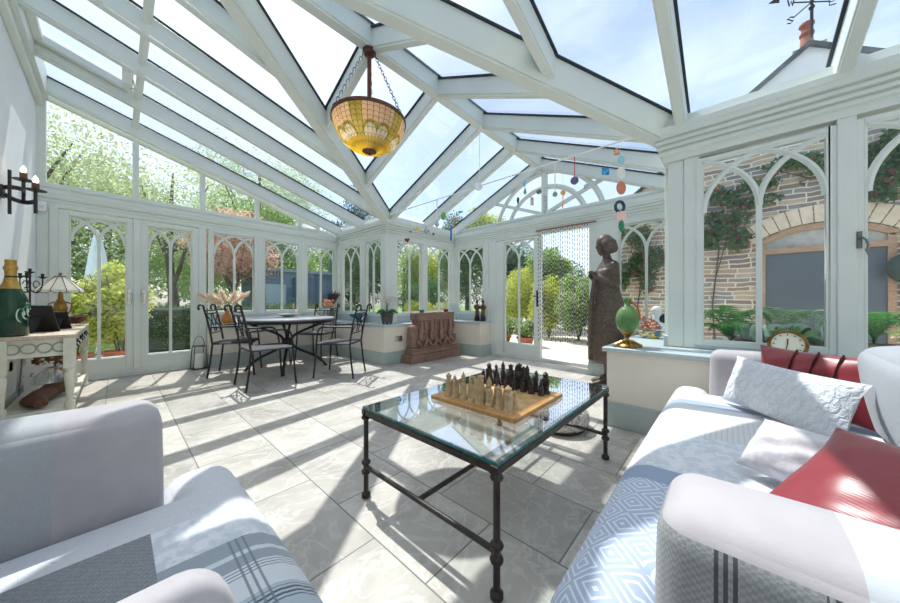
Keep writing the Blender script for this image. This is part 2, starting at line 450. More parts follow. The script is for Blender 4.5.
# bay side
window(FD, 3.3, 3.98, .76, 2.15, 'bay window to the right of the orchid, behind the teal tealight')
window(FD, 4.03, 4.8, .76, 2.15, 'bay window behind the red tealight and white glass fan')
post(FD, 3.07, 3.31, .635, 2.15, 'square corner post rising behind the orchid', -.08)
post(FD, 3.96, 4.05, .635, 2.15, 'mullion post above the carved stone piece')
m = MB(); m.M = FD; m.bb((3.1, -.05, .635), (4.88, .08, .76)); struct(nm('trim'), m, SILL, 'painted bottom rail above the carved stone piece', 'window rail', bevel=.005)
# end wall of the bay
window(FE, 3.5, 4.26, .76, 2.15, 'window behind the two dark figurines')
post(FE, 4.25, 4.34, .635, 2.15, 'inner bay corner post beside the blue ribbon', -.06)
post(FE, 3.4, 3.51, 0, 2.15, 'painted post between the figurines and the bay door', -.055)
d3 = door(FE, 2.345, 3.24, (2.462, 3.064, .256, 2.1), 'glazed bay door standing left of the bead curtain', 2.13, .05)
m = MB(); m.M = FE; m.bb((2.385, -.05, .92), (2.415, -.04, 1.2)); m.tube([(2.4,-.04,1.1),(2.4,-.09,1.1),(2.46,-.09,1.1)], .009, 8); m.build('handle', BLACKIRON, d3, bevel=.002)
post(FE, 3.24, 3.4, 0, 2.15, 'left jamb of the bay doorway', -.04)
post(FE, 1.185, 1.557, 0, 2.15, 'wide painted post behind the bronze statue', -.045)
m = MB(); m.M = FE; m.bb((1.557, -.06, 0), (3.24, .12, .05)); struct(nm('trim'), m, PAINT, 'low threshold under the bead curtain doorway', 'threshold', bevel=.004)
window(FE, .44, 1.2, .72, 2.15, 'bay window behind the green vase with climbing roses outside')
post(FE, .37, .45, .635, 2.15, 'inner corner post behind the black and white figurine', -.06)
m = MB(); m.M = FE; m.bb((.37, -.045, .635), (1.2, .08, .72)); m.bb((3.5, -.045, .635), (4.34, .08, .76)); struct(nm('trim'), m, SILL, 'painted bottom rail of the two windows beside the bay doorway', 'window rail', bevel=.005)
# short return wall, seen edge on
for a, b, l in ((3.2, 3.98, 'return window nearest the big corner post, seen edge on'), (4.02, 4.8, 'return window beside the rose window, seen edge on')):
    window(FR, a, b, .72, 2.15, l)
post(FR, 3.97, 4.03, .635, 2.15, 'thin mullion of the return wall, seen edge on')
m = MB(); m.M = FR; m.bb((3.1, -.03, .635), (4.88, .08, .72)); struct(nm('trim'), m, SILL, 'painted bottom rail of the return wall behind the green vase', 'window rail', bevel=.005)
# right wall
post(FF, .262, .37, .635, 2.15, 'big square corner post to the right of the green vase', 0, .13)
post(FF, .17, .262, .635, 2.15, 'inner face strip of the corner post by the big right window', -.012, .08)
w_ = window(FF, -.51, .185, .665, 2.12, 'big right window looking onto the arched grey door', .032, .64, -.02)
post(FF, -.585, -.508, .635, 2.15, 'painted mullion post right of the big window', -.03)
w2 = window(FF, -1.3, -.58, .665, 2.12, 'window at the right edge looking onto the stone wall and pump', .034, .64, -.02)
m = MB(); m.M = FF
m.bb((-.603, -.035, 1.33), (-.585, -.018, 1.43)); m.tube([(-.594,-.03,1.39),(-.598,-.06,1.39),(-.612,-.066,1.37),(-.618,-.066,1.34),(-.612,-.066,1.31),(-.622,-.066,1.28)], .0055, 8)
m.build('handle', M('dull_steel', srgb(120,122,120), rough=.35, metal=.8), w2)
for i in range(2):
    a = -1.36 - .78*i
    window(FF, a-.72, a, .665, 2.12, ['right wall window beside the sofa back, outside the picture', 'last right wall window near the rear wall, outside the picture'][i], .034, .64, -.02)
    post(FF, a-.005, a+.065, .635, 2.15, ['mullion post behind the grey back cushion', 'mullion post behind the camera on the right wall'][i])
m = MB(); m.M = FF; m.bb((YEND, -.02, .635), (.2, .08, .668)); struct(nm('trim'), m, SILL, 'painted bottom rail of the big right windows', 'window rail', bevel=.004)

# ring beams with moulded cornice
PROF = [(-.03,2.15),(-.03,2.2),(-.05,2.21),(-.05,2.232),(-.034,2.236),(-.034,2.246),(-.062,2.25),(-.062,2.272),(-.046,2.276),(-.046,2.286),(-.076,2.29),(-.076,2.312),(-.06,2.316),(-.06,2.326),(-.09,2.33),(-.09,2.36),(-.1,2.37),(-.1,2.41),(-.04,2.42),(-.02,2.5),(.12,2.5),(.12,2.15)]
def ring(fr, u0, u1, k0, k1, label, prof=PROF):
    m = MB(); m.M = fr
    a = [(u0 + k0*n, n, z) for n, z in prof]; b = [(u1 + k1*n, n, z) for n, z in prof]
    m.loft([a, b]); return struct(nm('trim'), m, PAINT, label, 'roof beam', smooth=False)
PB = [(n*.5, z - (.06 if z > 2.3 else 0)) for n, z in PROF]
ring(FB, XA, XC, 0, 1, 'long header beam above the garden doors and back windows', PB)
ring(FC, YD, YB, 1, 1, 'short header beam above the alcove windows')
ring(FD, XC, XE, 1, 1, 'header beam above the bay windows behind the stone piece')
ring(FE, YR, YD, -1, 1, 'moulded beam above the bay door and bead curtain', [(n*.6, z) for n, z in PROF])
ring(FR, XF, XE, 1, 1, 'header beam of the return wall')
ring(FF, YEND, YR, 0, -1, 'heavy moulded cornice beam over the big right windows')

# ------------------------------------------------------------------ roof
zP = lambda x: 2.55 + .3*(XC - x)
APX = Vector((.2, 2.355, zP(.2))); YM = 2.355
zB = lambda y: 2.55 + (APX.z-2.55)/(YD-YM) * ((YD - y) if y > YM else (y - YR)) if True else 0
roof = thing('ceiling', 'glazed conservatory roof of painted rafters over the whole room', 'glass roof', (0,0,0), kind='structure')
def rafter(p0, p1, w=.075, h=.16, name='rafter', gk=True):
    m = MB(); m.beam(p0, p1, w, h, h/2 + .012)
    # small chamfer lip along the bottom
    m.beam(p0, p1, w*.8, .02, h + .02)
    o = m.build(name, PAINT, roof, bevel=.006)
    if gk:
        m = MB(); m.beam(p0, p1, w+.034, .012, .006); m.build('gasket', GASKET, o, smooth=False)
    return o
vx = lambda y: XC - ((YD - y) if y > YM else (y - YR)) / (YD-YM) * (XC-APX.x)
vy = lambda x: (XC - x)/(XC-APX.x)*(YD-YM)
for y in (5.95, 5.09, 4.33):
    rafter((XA, y, zP(XA)), (XC, y, zP(XC)))
for y in (3.65, 2.97):
    x = vx(y)+.05; rafter((XA, y, zP(XA)), (x, y, zP(x)))
for y in (1.7, .98):
    x = vx(y)+.05; rafter((XA, y, zP(XA)), (x, y, zP(x)))
for y in (.28, -.53, -1.32, -2.1):
    rafter((XA, y, zP(XA)), (XC, y, zP(XC)))
for s in (1, -1):
    yc = YD if s > 0 else YR
    rafter((XC+.06, yc+.04*s, 2.53), APX, .12, .22, 'valley_beam')
    for x in (1.55, 2.38, 3.2, 4.03, 4.84):
        yl = yc if x > XC else yc - s*vy(x)
        zl = zB(yl)
        rafter((x, yl, zl), (x, YM, APX.z), .075, .15)
rafter((XE+.05, YM, APX.z), APX, .11, .17, 'ridge_beam')
m = MB(); m.tube([(.18, YM, zP(.18)-.07), (.18, YB-.08, zP(.18)-.07)], .032, 12); m.build('purlin', PAINT, roof)
m = MB(); m.tube([(.18, YR-2.8, zP(.18)-.07), (.18, YM, zP(.18)-.07)], .032, 12); m.build('purlin', PAINT, roof)
m = MB(); m.bb((XA, YEND, 3.42), (XA+.09, YB, 3.70)); m.bb((XA, YEND, 3.34), (XA+.05, YB, 3.42)); m.build('wall_plate', PAINT, roof, bevel=.006)
# opening roof light with its winder between two rafters
m = MB()
for y in (4.42, 5.0): m.beam((XA+.1, y, zP(XA+.1)), (.12, y, zP(.12)), .06, .07, .05)
m.beam((XA+.12, 4.42, zP(XA+.12)), (XA+.12, 5.0, zP(XA+.12)), .06, .07, .05); m.beam((.1, 4.42, zP(.1)), (.1, 5.0, zP(.1)), .06, .07, .05)
sk = m.build('roof_light', PAINT, roof, bevel=.004)
m = MB(); m.box((.08, 4.5, zP(.08)-.16), (.07, .22, .09)); m.build('winder', WHITEP, sk, bevel=.01)
m = MB(); m.tube([(.12,4.5,zP(.1)-.2),(.14,4.5,zP(.1)-.27),(.1,4.5,zP(.1)-.3)], .008, 8); m.build('winder_hook', CHROME, sk)
# glass sheets
def sheet(poly):
    m = MB(); m.prism([(p[0], p[1], p[2]+.004) for p in poly], (0, 0, .006)); m.build('roof_pane', ROOFPANE, roof, smooth=False)
L = lambda x, y: (x, y, zP(x))
ys = [6.14, 5.09, 4.34]
for a, b in ((6.14, 5.09), (5.09, 4.34)): sheet([L(XA,a), L(3.3,a), L(3.3,b), L(XA,b)])
yy = [4.34, 3.65, 2.97, YM]
for a, b in zip(yy, yy[1:]): sheet([L(XA,a), L(vx(a),a), L(vx(b),b), L(XA,b)])
yy = [YM, 1.7, .98, YR]
for a, b in zip(yy, yy[1:]): sheet([L(XA,a), L(vx(a)-1e-4,a), L(vx(b),b), L(XA,b)])
yy = [YR, -.53, -1.32, -2.1, YEND-.1]
for a, b in zip(yy, yy[1:]): sheet([L(XA,a), L(3.25,a), L(3.25,b), L(XA,b)])
for s in (1, -1):
    yc = YD if s > 0 else YR
    xs = [APX.x, 1.55, 2.38, XC, 4.03, XE+.08]
    for a, b in zip(xs, xs[1:]):
        ya = yc if a >= XC else yc - s*vy(a); yb = yc if b >= XC else yc - s*vy(b)
        p = [(a, YM, APX.z), (b, YM, APX.z), (b, yb, zB(yb)), (a, ya, zB(ya))]
        if a == APX.x: p = p[:3]
        sheet(p)
# clerestory over the back wall
m = MB(); m.M = FB
zt = lambda x: zP(x) - .2
m.bb((XA, -.03, 2.38), (2.72, .05, 2.41))
m.bb((XA, -.03, 2.41), (XA+.07, .05, zt(XA)))
for u in (.16, .885, 1.63, 2.34): m.bb((u, -.03, 2.41), (u+.06, .05, zt(u+.03)+.03))
m.prism([(XA, -.025, zt(XA)-.03), (2.75, -.025, zt(2.75)-.03), (2.75, -.025, zt(2.75)+.04), (XA, -.025, zt(XA)+.04)], (0, .06, 0))
o = struct(nm('window'), m, PAINT, 'sloping clerestory window above the garden doors, tree branches outside', 'window', smooth=False)
m = MB(); m.M = FB; m.prism([(XA, -.003, 2.4), (2.7, -.003, 2.4), (XA, -.003, zt(XA)+.02)], (0, .006, 0)); m.build('pane', PANE, o, smooth=False)
# fan light in the bay gable
m = MB(); m.M = FE
gl = lambda y: zB(y) - .15
m.bb((2.25, -.03, 2.47), (2.33, .04, 3.36))
m.bb((.55, -.035, 2.46), (4.2, .04, 2.5))
c0, z0_ = 2.29, 2.23
for r in (.95, .7):
    a0 = math.asin((2.47-z0_)/r)
    m.tube([(c0 + r*cos(a0+(pi-2*a0)*i/28), 0, z0_ + r*sin(a0+(pi-2*a0)*i/28)) for i in range(29)], .04, 4)
m.beam((2.29, 0, 2.48), (3.32, 0, 2.88), .05, .05); m.beam((2.29, 0, 2.48), (1.26, 0, 2.88), .05, .05)
for s in (1, -1):
    yc = YD if s > 0 else YR
    m.prism([(yc - s*.25, -.02, 2.5), (yc - s*.15, -.02, 2.47), (YM, -.02, gl(YM)+.03), (YM, -.02, gl(YM)-.02)], (0, .05, 0))
o = struct(nm('window'), m, PAINT, 'fan shaped gable window above the bay door and bead curtain', 'window', smooth=False)
m = MB(); m.M = FE; m.prism([(YD-.1, .03, 2.47), (YM, .03, zB(YM)-.1), (YR+.1, .03, 2.47)], (0, .006, 0)); m.build('pane', PANE, o, smooth=False)
# ------------------------------------------------------------------ fabrics
def step(t, s, a, b=None):
    r = t.math('GREATER_THAN', s, a)
    return r if b is None else t.math('MULTIPLY', r, t.math('LESS_THAN', s, b))
def lines(t, s, k, wd):      # thin periodic lines
    f = t.math('FRACT', t.math('MULTIPLY', t.math('ADD', s, 50.0), k))
    return t.math('LESS_THAN', f, wd)
def xyz(t):
    v = t.obj(); sp = t.n('SeparateXYZ', {0: v}); return v, sp.outputs[0], sp.outputs[1], sp.outputs[2]
def weave(t, v, k=260):
    a = t.n('TexNoise', {'Vector': t.scale(v, (1, 6, 6)), 'Scale': 70.0, 'Detail': 2}).outputs[0]
    b = t.n('TexNoise', {'Vector': t.scale(v, (6, 6, 1)), 'Scale': 70.0, 'Detail': 2}).outputs[0]
    c = t.n('TexNoise', {'Vector': t.scale(v, (6, 1, 6)), 'Scale': 70.0, 'Detail': 2}).outputs[0]
    return t.math('ADD', a, t.math('ADD', b, c))
VELVET = srgb(188,181,183); VELVET2 = srgb(170,164,168); LINEN = srgb(186,187,190); PALE = srgb(206,210,216); TWEED = srgb(176,177,178)
def arm_fabric(name, tweed_side):
    t = NT(name); v, x, y, z = xyz(t)
    nz = t.noise(v, 5, 5); wv = weave(t, v)
    vel = t.ramp(nz, [(.35, VELVET2), (.65, VELVET)])
    lin = t.mix(t.math('MULTIPLY', wv, .3), LINEN, srgb(136,137,142))
    c = t.mix(step(t, y, .09), lin, vel)
    if tweed_side:
        tw = t.mix(t.math('MULTIPLY', wv, .3), TWEED, srgb(120,122,124))
        ck = t.n('TexChecker', {'Vector': v, 'Scale': 190.0, 'Color1': (1,1,1,1), 'Color2': (.62,.63,.64,1)}).outputs[0]
        tw = t.mix(.6, tw, ck, 'MULTIPLY')
        st = t.math('MULTIPLY', t.math('ADD', step(t, y, .19, .215), step(t, y, .095, .12)), lines(t, y, 110, .5))
        tw = t.mix(st, tw, srgb(70,74,80))
        pale = t.mix(.25, PALE, lin)
        c = t.mix(step(t, y, .09), pale, vel)
        c = t.mix(step(t, z, .678), tw, c)
    h = t.math('ADD', t.math('MULTIPLY', wv, .25), t.math('MULTIPLY', t.noise(v, 140, 2), .5))
    return t.pbr(c, .9, 0, t.bump(h, .25, .002), **{'Sheen Weight': .25})
def seat_fabric(name, kind):
    t = NT(name); v, x, y, z = xyz(t)
    wv = weave(t, v); nz = t.noise(v, 26, 5, .65)
    swirl = t.n('TexVoronoi', {'Vector': v, 'Scale': 34.0}, feature='DISTANCE_TO_EDGE').outputs[0]
    curl = t.math('LESS_THAN', t.math('FRACT', t.math('MULTIPLY', swirl, 16.0)), .4)
    flo = t.mix(t.ramp(nz, [(.45, (0,0,0,1)), (.55, (1,1,1,1))]), srgb(232,234,236), srgb(210,216,222))
    base = t.mix(curl, srgb(226,226,228), srgb(198,202,208))
    if kind == 'sofa':
        k = 9.0
        fx = t.math('ABSOLUTE', t.math('SUBTRACT', t.math('FRACT', t.math('MULTIPLY', t.math('ADD', x, 9.0), k)), .5))
        fy = t.math('ABSOLUTE', t.math('SUBTRACT', t.math('FRACT', t.math('MULTIPLY', t.math('ADD', t.math('SUBTRACT', y, z), 9.0), k)), .5))
        dd = t.math('ADD', fx, fy)
        dm = t.math('LESS_THAN', t.math('FRACT', t.math('MULTIPLY', dd, 5.0)), .34)
        dia = t.mix(dm, srgb(176,189,210), srgb(224,228,236))
        c = t.mix(step(t, x, .66), srgb(228,229,230), base)
        plaid = t.mix(t.math('MULTIPLY', t.math('ADD', lines(t, x, 60, .25), lines(t, y, 60, .25)), .4), srgb(224,224,222), srgb(180,182,184))
        c = t.mix(step(t, x, .02, .34), c, plaid)
        c = t.mix(step(t, x, -.36, .02), c, flo)
        c = t.mix(step(t, x, .5, .6), c, srgb(164,178,196))
        c = t.mix(step(t, x, -.46, -.36), c, srgb(150,166,190))
        c = t.mix(t.math('LESS_THAN', x, -.46), c, dia)
    else:
        c = t.mix(step(t, x, -.17), base, flo)
        c = t.mix(step(t, x, -.015, .085), c, srgb(160,168,176))
        c = t.mix(step(t, x, .035, .05), c, srgb(216,222,226))
        c = t.mix(step(t, x, .085, .17), c, srgb(222,224,226))
        ln = t.math('MULTIPLY', step(t, x, .085, .112), lines(t, x, 110, .35)); c = t.mix(ln, c, srgb(130,138,146))
        c = t.mix(step(t, x, .17), c, srgb(184,194,202))
        ln = t.math('MULTIPLY', step(t, x, .18, .215), lines(t, x, 85, .45)); c = t.mix(ln, c, srgb(84,92,102))
        gr = t.math('MULTIPLY', step(t, x, -.015), t.math('MULTIPLY', step(t, y, .355, .395), lines(t, y, 75, .35)))
        c = t.mix(t.math('MULTIPLY', gr, .8), c, srgb(118,126,136))
        tw = t.mix(t.math('MULTIPLY', wv, .45), srgb(190,191,194), srgb(110,112,118))
        ck = t.n('TexChecker', {'Vector': v, 'Scale': 150.0, 'Color1': (1,1,1,1), 'Color2': (.75,.76,.77,1)}).outputs[0]
        tw = t.mix(.7, tw, ck, 'MULTIPLY')
        c = t.mix(t.math('MULTIPLY', t.math('LESS_THAN', y, .245), step(t, x, -.175)), c, tw)
    h = t.math('ADD', t.math('MULTIPLY', wv, .3), nz)
    return t.pbr(c, .92, 0, t.bump(h, .3, .003), **{'Sheen Weight': .2})
def quilt(name, a, b, sc=14, st=.6, amt=.35):
    t = NT(name); v = t.obj()
    w = t.n('TexWave', {'Vector': v, 'Scale': sc, 'Distortion': 9.0, 'Detail': 3, 'Detail Scale': 2.2, 'Detail Roughness': .6}, bands_direction='DIAGONAL').outputs[1]
    w = t.math('ADD', w, t.noise(v, 22, 4))
    c = t.mix(t.math('MULTIPLY', w, amt), b, a)
    return t.pbr(c, .9, 0, t.bump(w, st, .006), **{'Sheen Weight': .2})
ARM_A = arm_fabric('patchwork_arm_velvet', False); ARM_B = arm_fabric('patchwork_arm_tweed', True)
SEAT_A = seat_fabric('patchwork_seat_plaid', 'chair'); SEAT_B = seat_fabric('patchwork_seat_diamond', 'sofa')
QUILT = quilt('white_ruched_fabric', srgb(196,200,208), srgb(232,234,238))
FUR = quilt('pale_plush_fabric', srgb(188,180,184), srgb(224,220,222), 4, .3, .4)
def satin_red():
    t = NT('red_satin'); v, x, y, z = xyz(t)
    w = t.n('TexWave', {'Vector': v, 'Scale': 90.0}, bands_direction='Z').outputs[1]
    return t.pbr(srgb(142,32,42), .34, 0, t.bump(w, .05, .002), **{'Sheen Weight': .3})
RED = satin_red(); REDDARK = M('dark_ribbon', srgb(70,30,34), rough=.35)
def fab(name, a, b):
    t = NT(name); v = t.obj(); wv = weave(t, v)
    return t.pbr(t.mix(t.math('MULTIPLY', wv, .3), a, b), .92, 0, t.bump(wv, .3, .002), **{'Sheen Weight': .2})
GREYFAB = fab('grey_linen', srgb(186,189,194), srgb(136,141,150)); PALEFAB = fab('pale_linen', srgb(214,216,220), srgb(186,190,196))

def sofa(name, label, cat, loc, rz, L, back, arm_l, arm_r, seatmat, cushions):
    r = thing(name, label, cat, loc, rz); h = L/2
    m = MB(); m.rbox((0, (.24-back)/2, .16), (L-.06, .24+back-.06, .26), .03, 3); m.build('base', PALEFAB, r)
    for x in (-h+.07, h-.07):
        for y in (.18, -back+.08):
            m = MB(); m.lathe([(.022, 0), (.03, .05)], (x, y, 0), 12); m.build('foot', BLACKIRON, r)
    for sx, am in ((-1, arm_l), (1, arm_r)):
        m = MB(); m.rbox((sx*(h-.1), (.28-back+.05)/2, .37), (.2, .28+back-.05, .66), .045, 5, (.012, .008, .012), k=12); m.build('arm', am, r)
    m = MB(); m.rbox((0, -back+.1, .39), (L-.02, .2, .70), .06, 5, (0, .01, .01), k=14); m.build('backrest', ARM_A, r)
    m = MB()
    m.rbox((0, (.44-back+.2)/2, .36), (L-.41, .44+back-.2, .18), .05, 5, (0, 0, .012), k=16)
    m.rbox((0, .375, .355), (L-.02, .19, .18), .075, 6, (0, .01, .004), k=16)
    m.build('seat_cushion', seatmat, r)
    for c in cushions:
        m = MB(); m.M = Matrix.Translation((c[0], -back+.33+c[3], .458)) @ Matrix.Rotation(radians(-9), 4, 'X')
        m.rbox((0, 0, c[4]/2), (c[1], .17, c[4]), .05, 6, (.0, .03, .012), k=12, wob=.004); m.build('back_cushion', c[2], r)
    return r
sofa('sofa', 'long pale patchwork sofa with blue diamond seat panel, at the right', 'sofa', (1.57, -.2, 0), 0, 2.1, .66, ARM_B, ARM_A, SEAT_B, [(-.5, .6, PALEFAB, 0, .36, .44), (.17, .7, GREYFAB, 0, .37, .36)])
sofa('armchair', 'patchwork armchair with lilac grey velvet arm, in the near left corner', 'armchair', (-.19, .825, 0), -pi/2, 1.09, .42, ARM_A, ARM_A, SEAT_A, [(.05, .5, PALEFAB, .02, .16, .17)])

def cushion(name, label, mat, loc, b, lean, w, h, tck, bands=False, roll=0, wob=.006):
    # b: heading of the cushion's width axis on the floor plane (degrees)
    o = thing(name, label, 'cushion', loc, radians(b))
    R = Matrix.Rotation(radians(lean), 4, 'X') @ Matrix.Rotation(radians(roll), 4, 'Y')
    m = MB(); m.M = R @ Matrix.Translation((0, 0, h/2)); m.pillow(w, h, tck, 20, .14, wob); m.build('cover', mat, o, ang=70)
    if bands:
        for q in (-.1, -.02, .06):
            m = MB(); m.M = R @ Matrix.Translation((0, 0, h/2)); 
            for sd in (-1, 1):
                pts = []
                for i in range(13):
                    v = -.93 + 1.86*i/12; u = q/(w/2)
                    th = tck/2*(1-u*u)**.45*(1-v*v)**.45 + .002
                    pts.append((q*(1-.14*(1-v*v)*u*u*.6), sd*th, v*h/2))
                m.tube(pts, .008, 6, flat=.4)
            m.build('ribbon', REDDARK, o, 'dark ribbon')
    return o
cushion('lumbar_cushion', 'white ruched oblong cushion leaning in front of a red one on the sofa', QUILT, (1.98, -.14, .472), 34, 18, .6, .25, .13)
cushion('throw_cushion', 'red satin cushion with three dark ribbons, behind the white ruched cushion', RED, (2.2, -.27, .475), 52, 15, .47, .3, .11, True)
cushion('throw_cushion', 'plain red satin cushion lying by the near arm of the sofa', RED, (.87, -.18, .5), 50, 57, .42, .34, .12)
cushion('plush_cushion', 'pale plush cushion slumped beside the plain red one', FUR, (1.25, -.13, .49), 56, 44, .27, .18, .14, False, 0, .012)

# ------------------------------------------------------------------ coffee table
TX0, TX1, TY0, TY1, TZ = .85, 2.12, .56, 1.39, .46
ct = thing('coffee_table', 'low iron coffee table with a thick glass top, chessboard on it', 'coffee table', ((TX0+TX1)/2, (TY0+TY1)/2, 0))
hx, hy = (TX1-TX0)/2, (TY1-TY0)/2
m = MB(); b = .034
bars(m, -hx, hx, 0, 1, b, 0, 1) if False else None
for y in (-hy+b/2, hy-b/2): m.bb((-hx, y-b/2, TZ-.036), (hx, y+b/2, TZ-.008))
for x in (-hx+b/2, hx-b/2): m.bb((x-b/2, -hy+b, TZ-.036), (x+b/2, hy-b, TZ-.008))
m.build('top_frame', IRON, ct, bevel=.003)
for sx in (-1, 1):
    for sy in (-1, 1):
        m = MB(); c = (sx*(hx-.017), sy*(hy-.017), 0)
        m.lathe([(.019,0),(.023,.005),(.023,.02),(.017,.026),(.0125,.03),(.0125,.118),(.021,.123),(.024,.132),(.021,.141),(.0135,.146),(.0135,.168),(.021,.172),(.024,.18),(.021,.188),(.0125,.194),(.0125,TZ-.062),(.021,TZ-.058),(.024,TZ-.05),(.02,TZ-.042),(.015,TZ-.036)], c, 16)
        m.build('leg', IRON, ct)
for sx in (-1, 1):
    m = MB(); m.tube([(sx*(hx-.017), -hy+.02, .157), (sx*(hx-.017), hy-.02, .157)], .0115, 12); m.build('stretcher', IRON, ct)
m = MB(); m.tube([(-hx+.02, 0, .157), (hx-.02, 0, .157)], .0115, 12); m.build('stretcher', IRON, ct)
m = MB(); m.bb((-hx+.004, -hy+.004, TZ-.008), (hx-.004, hy-.004, TZ+.004))
for i, f in enumerate(m.f):
    zs = [m.v[k][2] for k in f]
    m.m[i] = 0 if max(zs)-min(zs) < .001 else 1
g = m.build('glass_top', [TOPGLASS, GLASSEDGE], ct, smooth=False); tag(g, 'clear glass top')
TOP = TZ + .004
# chess board and men
BX0, BX1, BY0, BY1 = 1.18, 1.70, .69, 1.22
cb = thing('chess_board', 'honey coloured wooden chessboard on the glass coffee table', 'chessboard', ((BX0+BX1)/2, (BY0+BY1)/2, TOP))
m = MB(); m.bb((-.26, -.265, 0), (.26, .265, .02)); m.build('board', WOODBOARD, cb, bevel=.003)
LIGHTSQ = M('maple_square', srgb(228,190,136), srgb(220,180,124), 14, .35); DARKSQ = M('oak_square', srgb(214,170,112), srgb(206,160,102), 14, .35)
m = MB()
for i in range(8):
    for j in range(8):
        m.bb((-.22+.055*i, -.22+.055*j, .0195), (-.22+.055*(i+1), -.22+.055*(j+1), .0206), (i+j) % 2)
m.build('squares', [LIGHTSQ, DARKSQ], cb, smooth=False)
def man(kind):
    m = MB(); n = 10
    def ell(z, a, b, cx=0, cy=0): return [(cx + a*cos(2*pi*i/n), cy + b*sin(2*pi*i/n), z) for i in range(n)]
    if kind == 'pawn':
        m.loft([ell(0,.013,.013), ell(.006,.013,.013), ell(.012,.009,.01), ell(.03,.0085,.010), ell(.042,.006,.009), ell(.046,.004,.005)])
        m.sph((0,0,.05), .0068, 10, 7); m.lathe([(.007,.053),(.001,.066)], n=8)
        m.tube([(.006,.009,.036),(.011,.0,.028),(.006,-.009,.036)], .003, 6)
    elif kind == 'rook':
        m.loft([ell(0,.018,.018), ell(.008,.018,.018), ell(.014,.013,.014), ell(.05,.012,.014), ell(.06,.013,.016), ell(.068,.008,.01)])
        m.sph((0,0,.076), .010, 10, 7); m.lathe([(.011,.078),(.012,.083),(.004,.092),(.001,.095)], n=8)
        m.box((.012,0,.04), (.007,.02,.05)); m.tube([(.0,.015,.055),(.013,.013,.04),(.013,.013,.075)], .0035, 6)
    elif kind == 'knight':
        m.loft([ell(0,.018,.017), ell(.008,.018,.017), ell(.014,.014,.011), ell(.035,.015,.010), ell(.045,.012,.009,.004), ell(.06,.008,.007,.008)])
        m.tube([(.006,0,.05),(.012,0,.066),(.02,0,.062),(.024,0,.054)], [.008,.0085,.006,.004], 8)
        m.tube([(-.004,0,.045),(-.005,0,.07)], [.009,.007], 8); m.sph((-.005,0,.078), .008, 10, 7); m.lathe([(.008,.08),(.001,.092)], (-.005,0,0), 8)
    elif kind == 'bishop':
        m.loft([ell(0,.017,.017), ell(.008,.017,.017), ell(.014,.011,.013), ell(.045,.010,.013), ell(.06,.011,.014), ell(.07,.005,.007)])
        m.sph((0,0,.078), .0095, 10, 7); m.lathe([(.009,.08),(.011,.09),(.006,.102),(.0008,.112)], n=8, sx=.7)
        m.tube([(.012,.012,.012),(.013,.012,.08),(.013,.007,.088)], .003, 6)
    elif kind == 'queen':
        m.loft([ell(0,.019,.019), ell(.008,.019,.019), ell(.014,.013,.016), ell(.045,.012,.015), ell(.062,.012,.015), ell(.073,.005,.007)])
        m.sph((0,0,.082), .0105, 10, 7); m.lathe([(.009,.088),(.012,.098),(.006,.097),(.001,.106)], n=8)
        m.tube([(.004,.014,.062),(.014,.006,.052),(.006,0,.08)], .004, 6)
    else:
        m.loft([ell(0,.021,.023), ell(.01,.021,.023), ell(.016,.017,.02), ell(.05,.015,.018), ell(.07,.014,.018), ell(.08,.006,.008)])
        m.sph((.002,0,.09), .0115, 10, 7); m.lathe([(.010,.096),(.014,.108),(.007,.107),(.001,.115)], (.002,0,0), 8)
        m.box((-.008,0,.055), (.016,.042,.075)); m.sph((-.008,.016,.094), .006, 8, 6); m.sph((-.008,-.016,.094), .006, 8, 6); m.tube([(.016,-.012,.04),(.018,0,.055),(.016,.012,.04)], .005, 6)
    return m
KINDS = ['rook','knight','bishop','queen','king','bishop','knight','rook']
ORD = ['first','second','third','fourth','fifth','sixth','seventh','eighth']
BZ = TOP + .0207
for side, mat, xs, rz in (('beige', STONEPIECE, (0, 1), 0), ('black', DARKPIECE, (7, 6), pi)):
    protos = {}
    for rank in (0, 1):
        for i in range(8):
            kind = KINDS[i] if rank == 0 else 'pawn'
            y = (BY0+BY1)/2 + .22 - .0275 - .055*i
            x = (BX0+BX1)/2 - .22 + .0275 + .055*xs[rank]
            if kind not in protos:
                o = protos[kind] = man(kind).build('chess_' + kind, mat); 
            else:
                o = protos[kind].copy(); COL.objects.link(o)
            s = 1.3 if rank == 0 else 1.35
            o.scale = (s*1.06, s*1.06, s)
            o.location = (x + random.uniform(-.003,.003), y + random.uniform(-.003,.003), BZ); o.rotation_euler = (0, 0, rz + random.uniform(-.3,.3))
            if side == 'beige': where = 'in the outer row' if rank == 0 else 'in the inner row'
            else: where = 'in the far row' if rank == 0 else 'in the nearer row'
            tag(o, '%s carved chess %s, %s from the left %s' % (side, kind, ORD[i], where), 'chess piece', '%s chess %s' % (side, 'pawns' if rank else 'main pieces'))

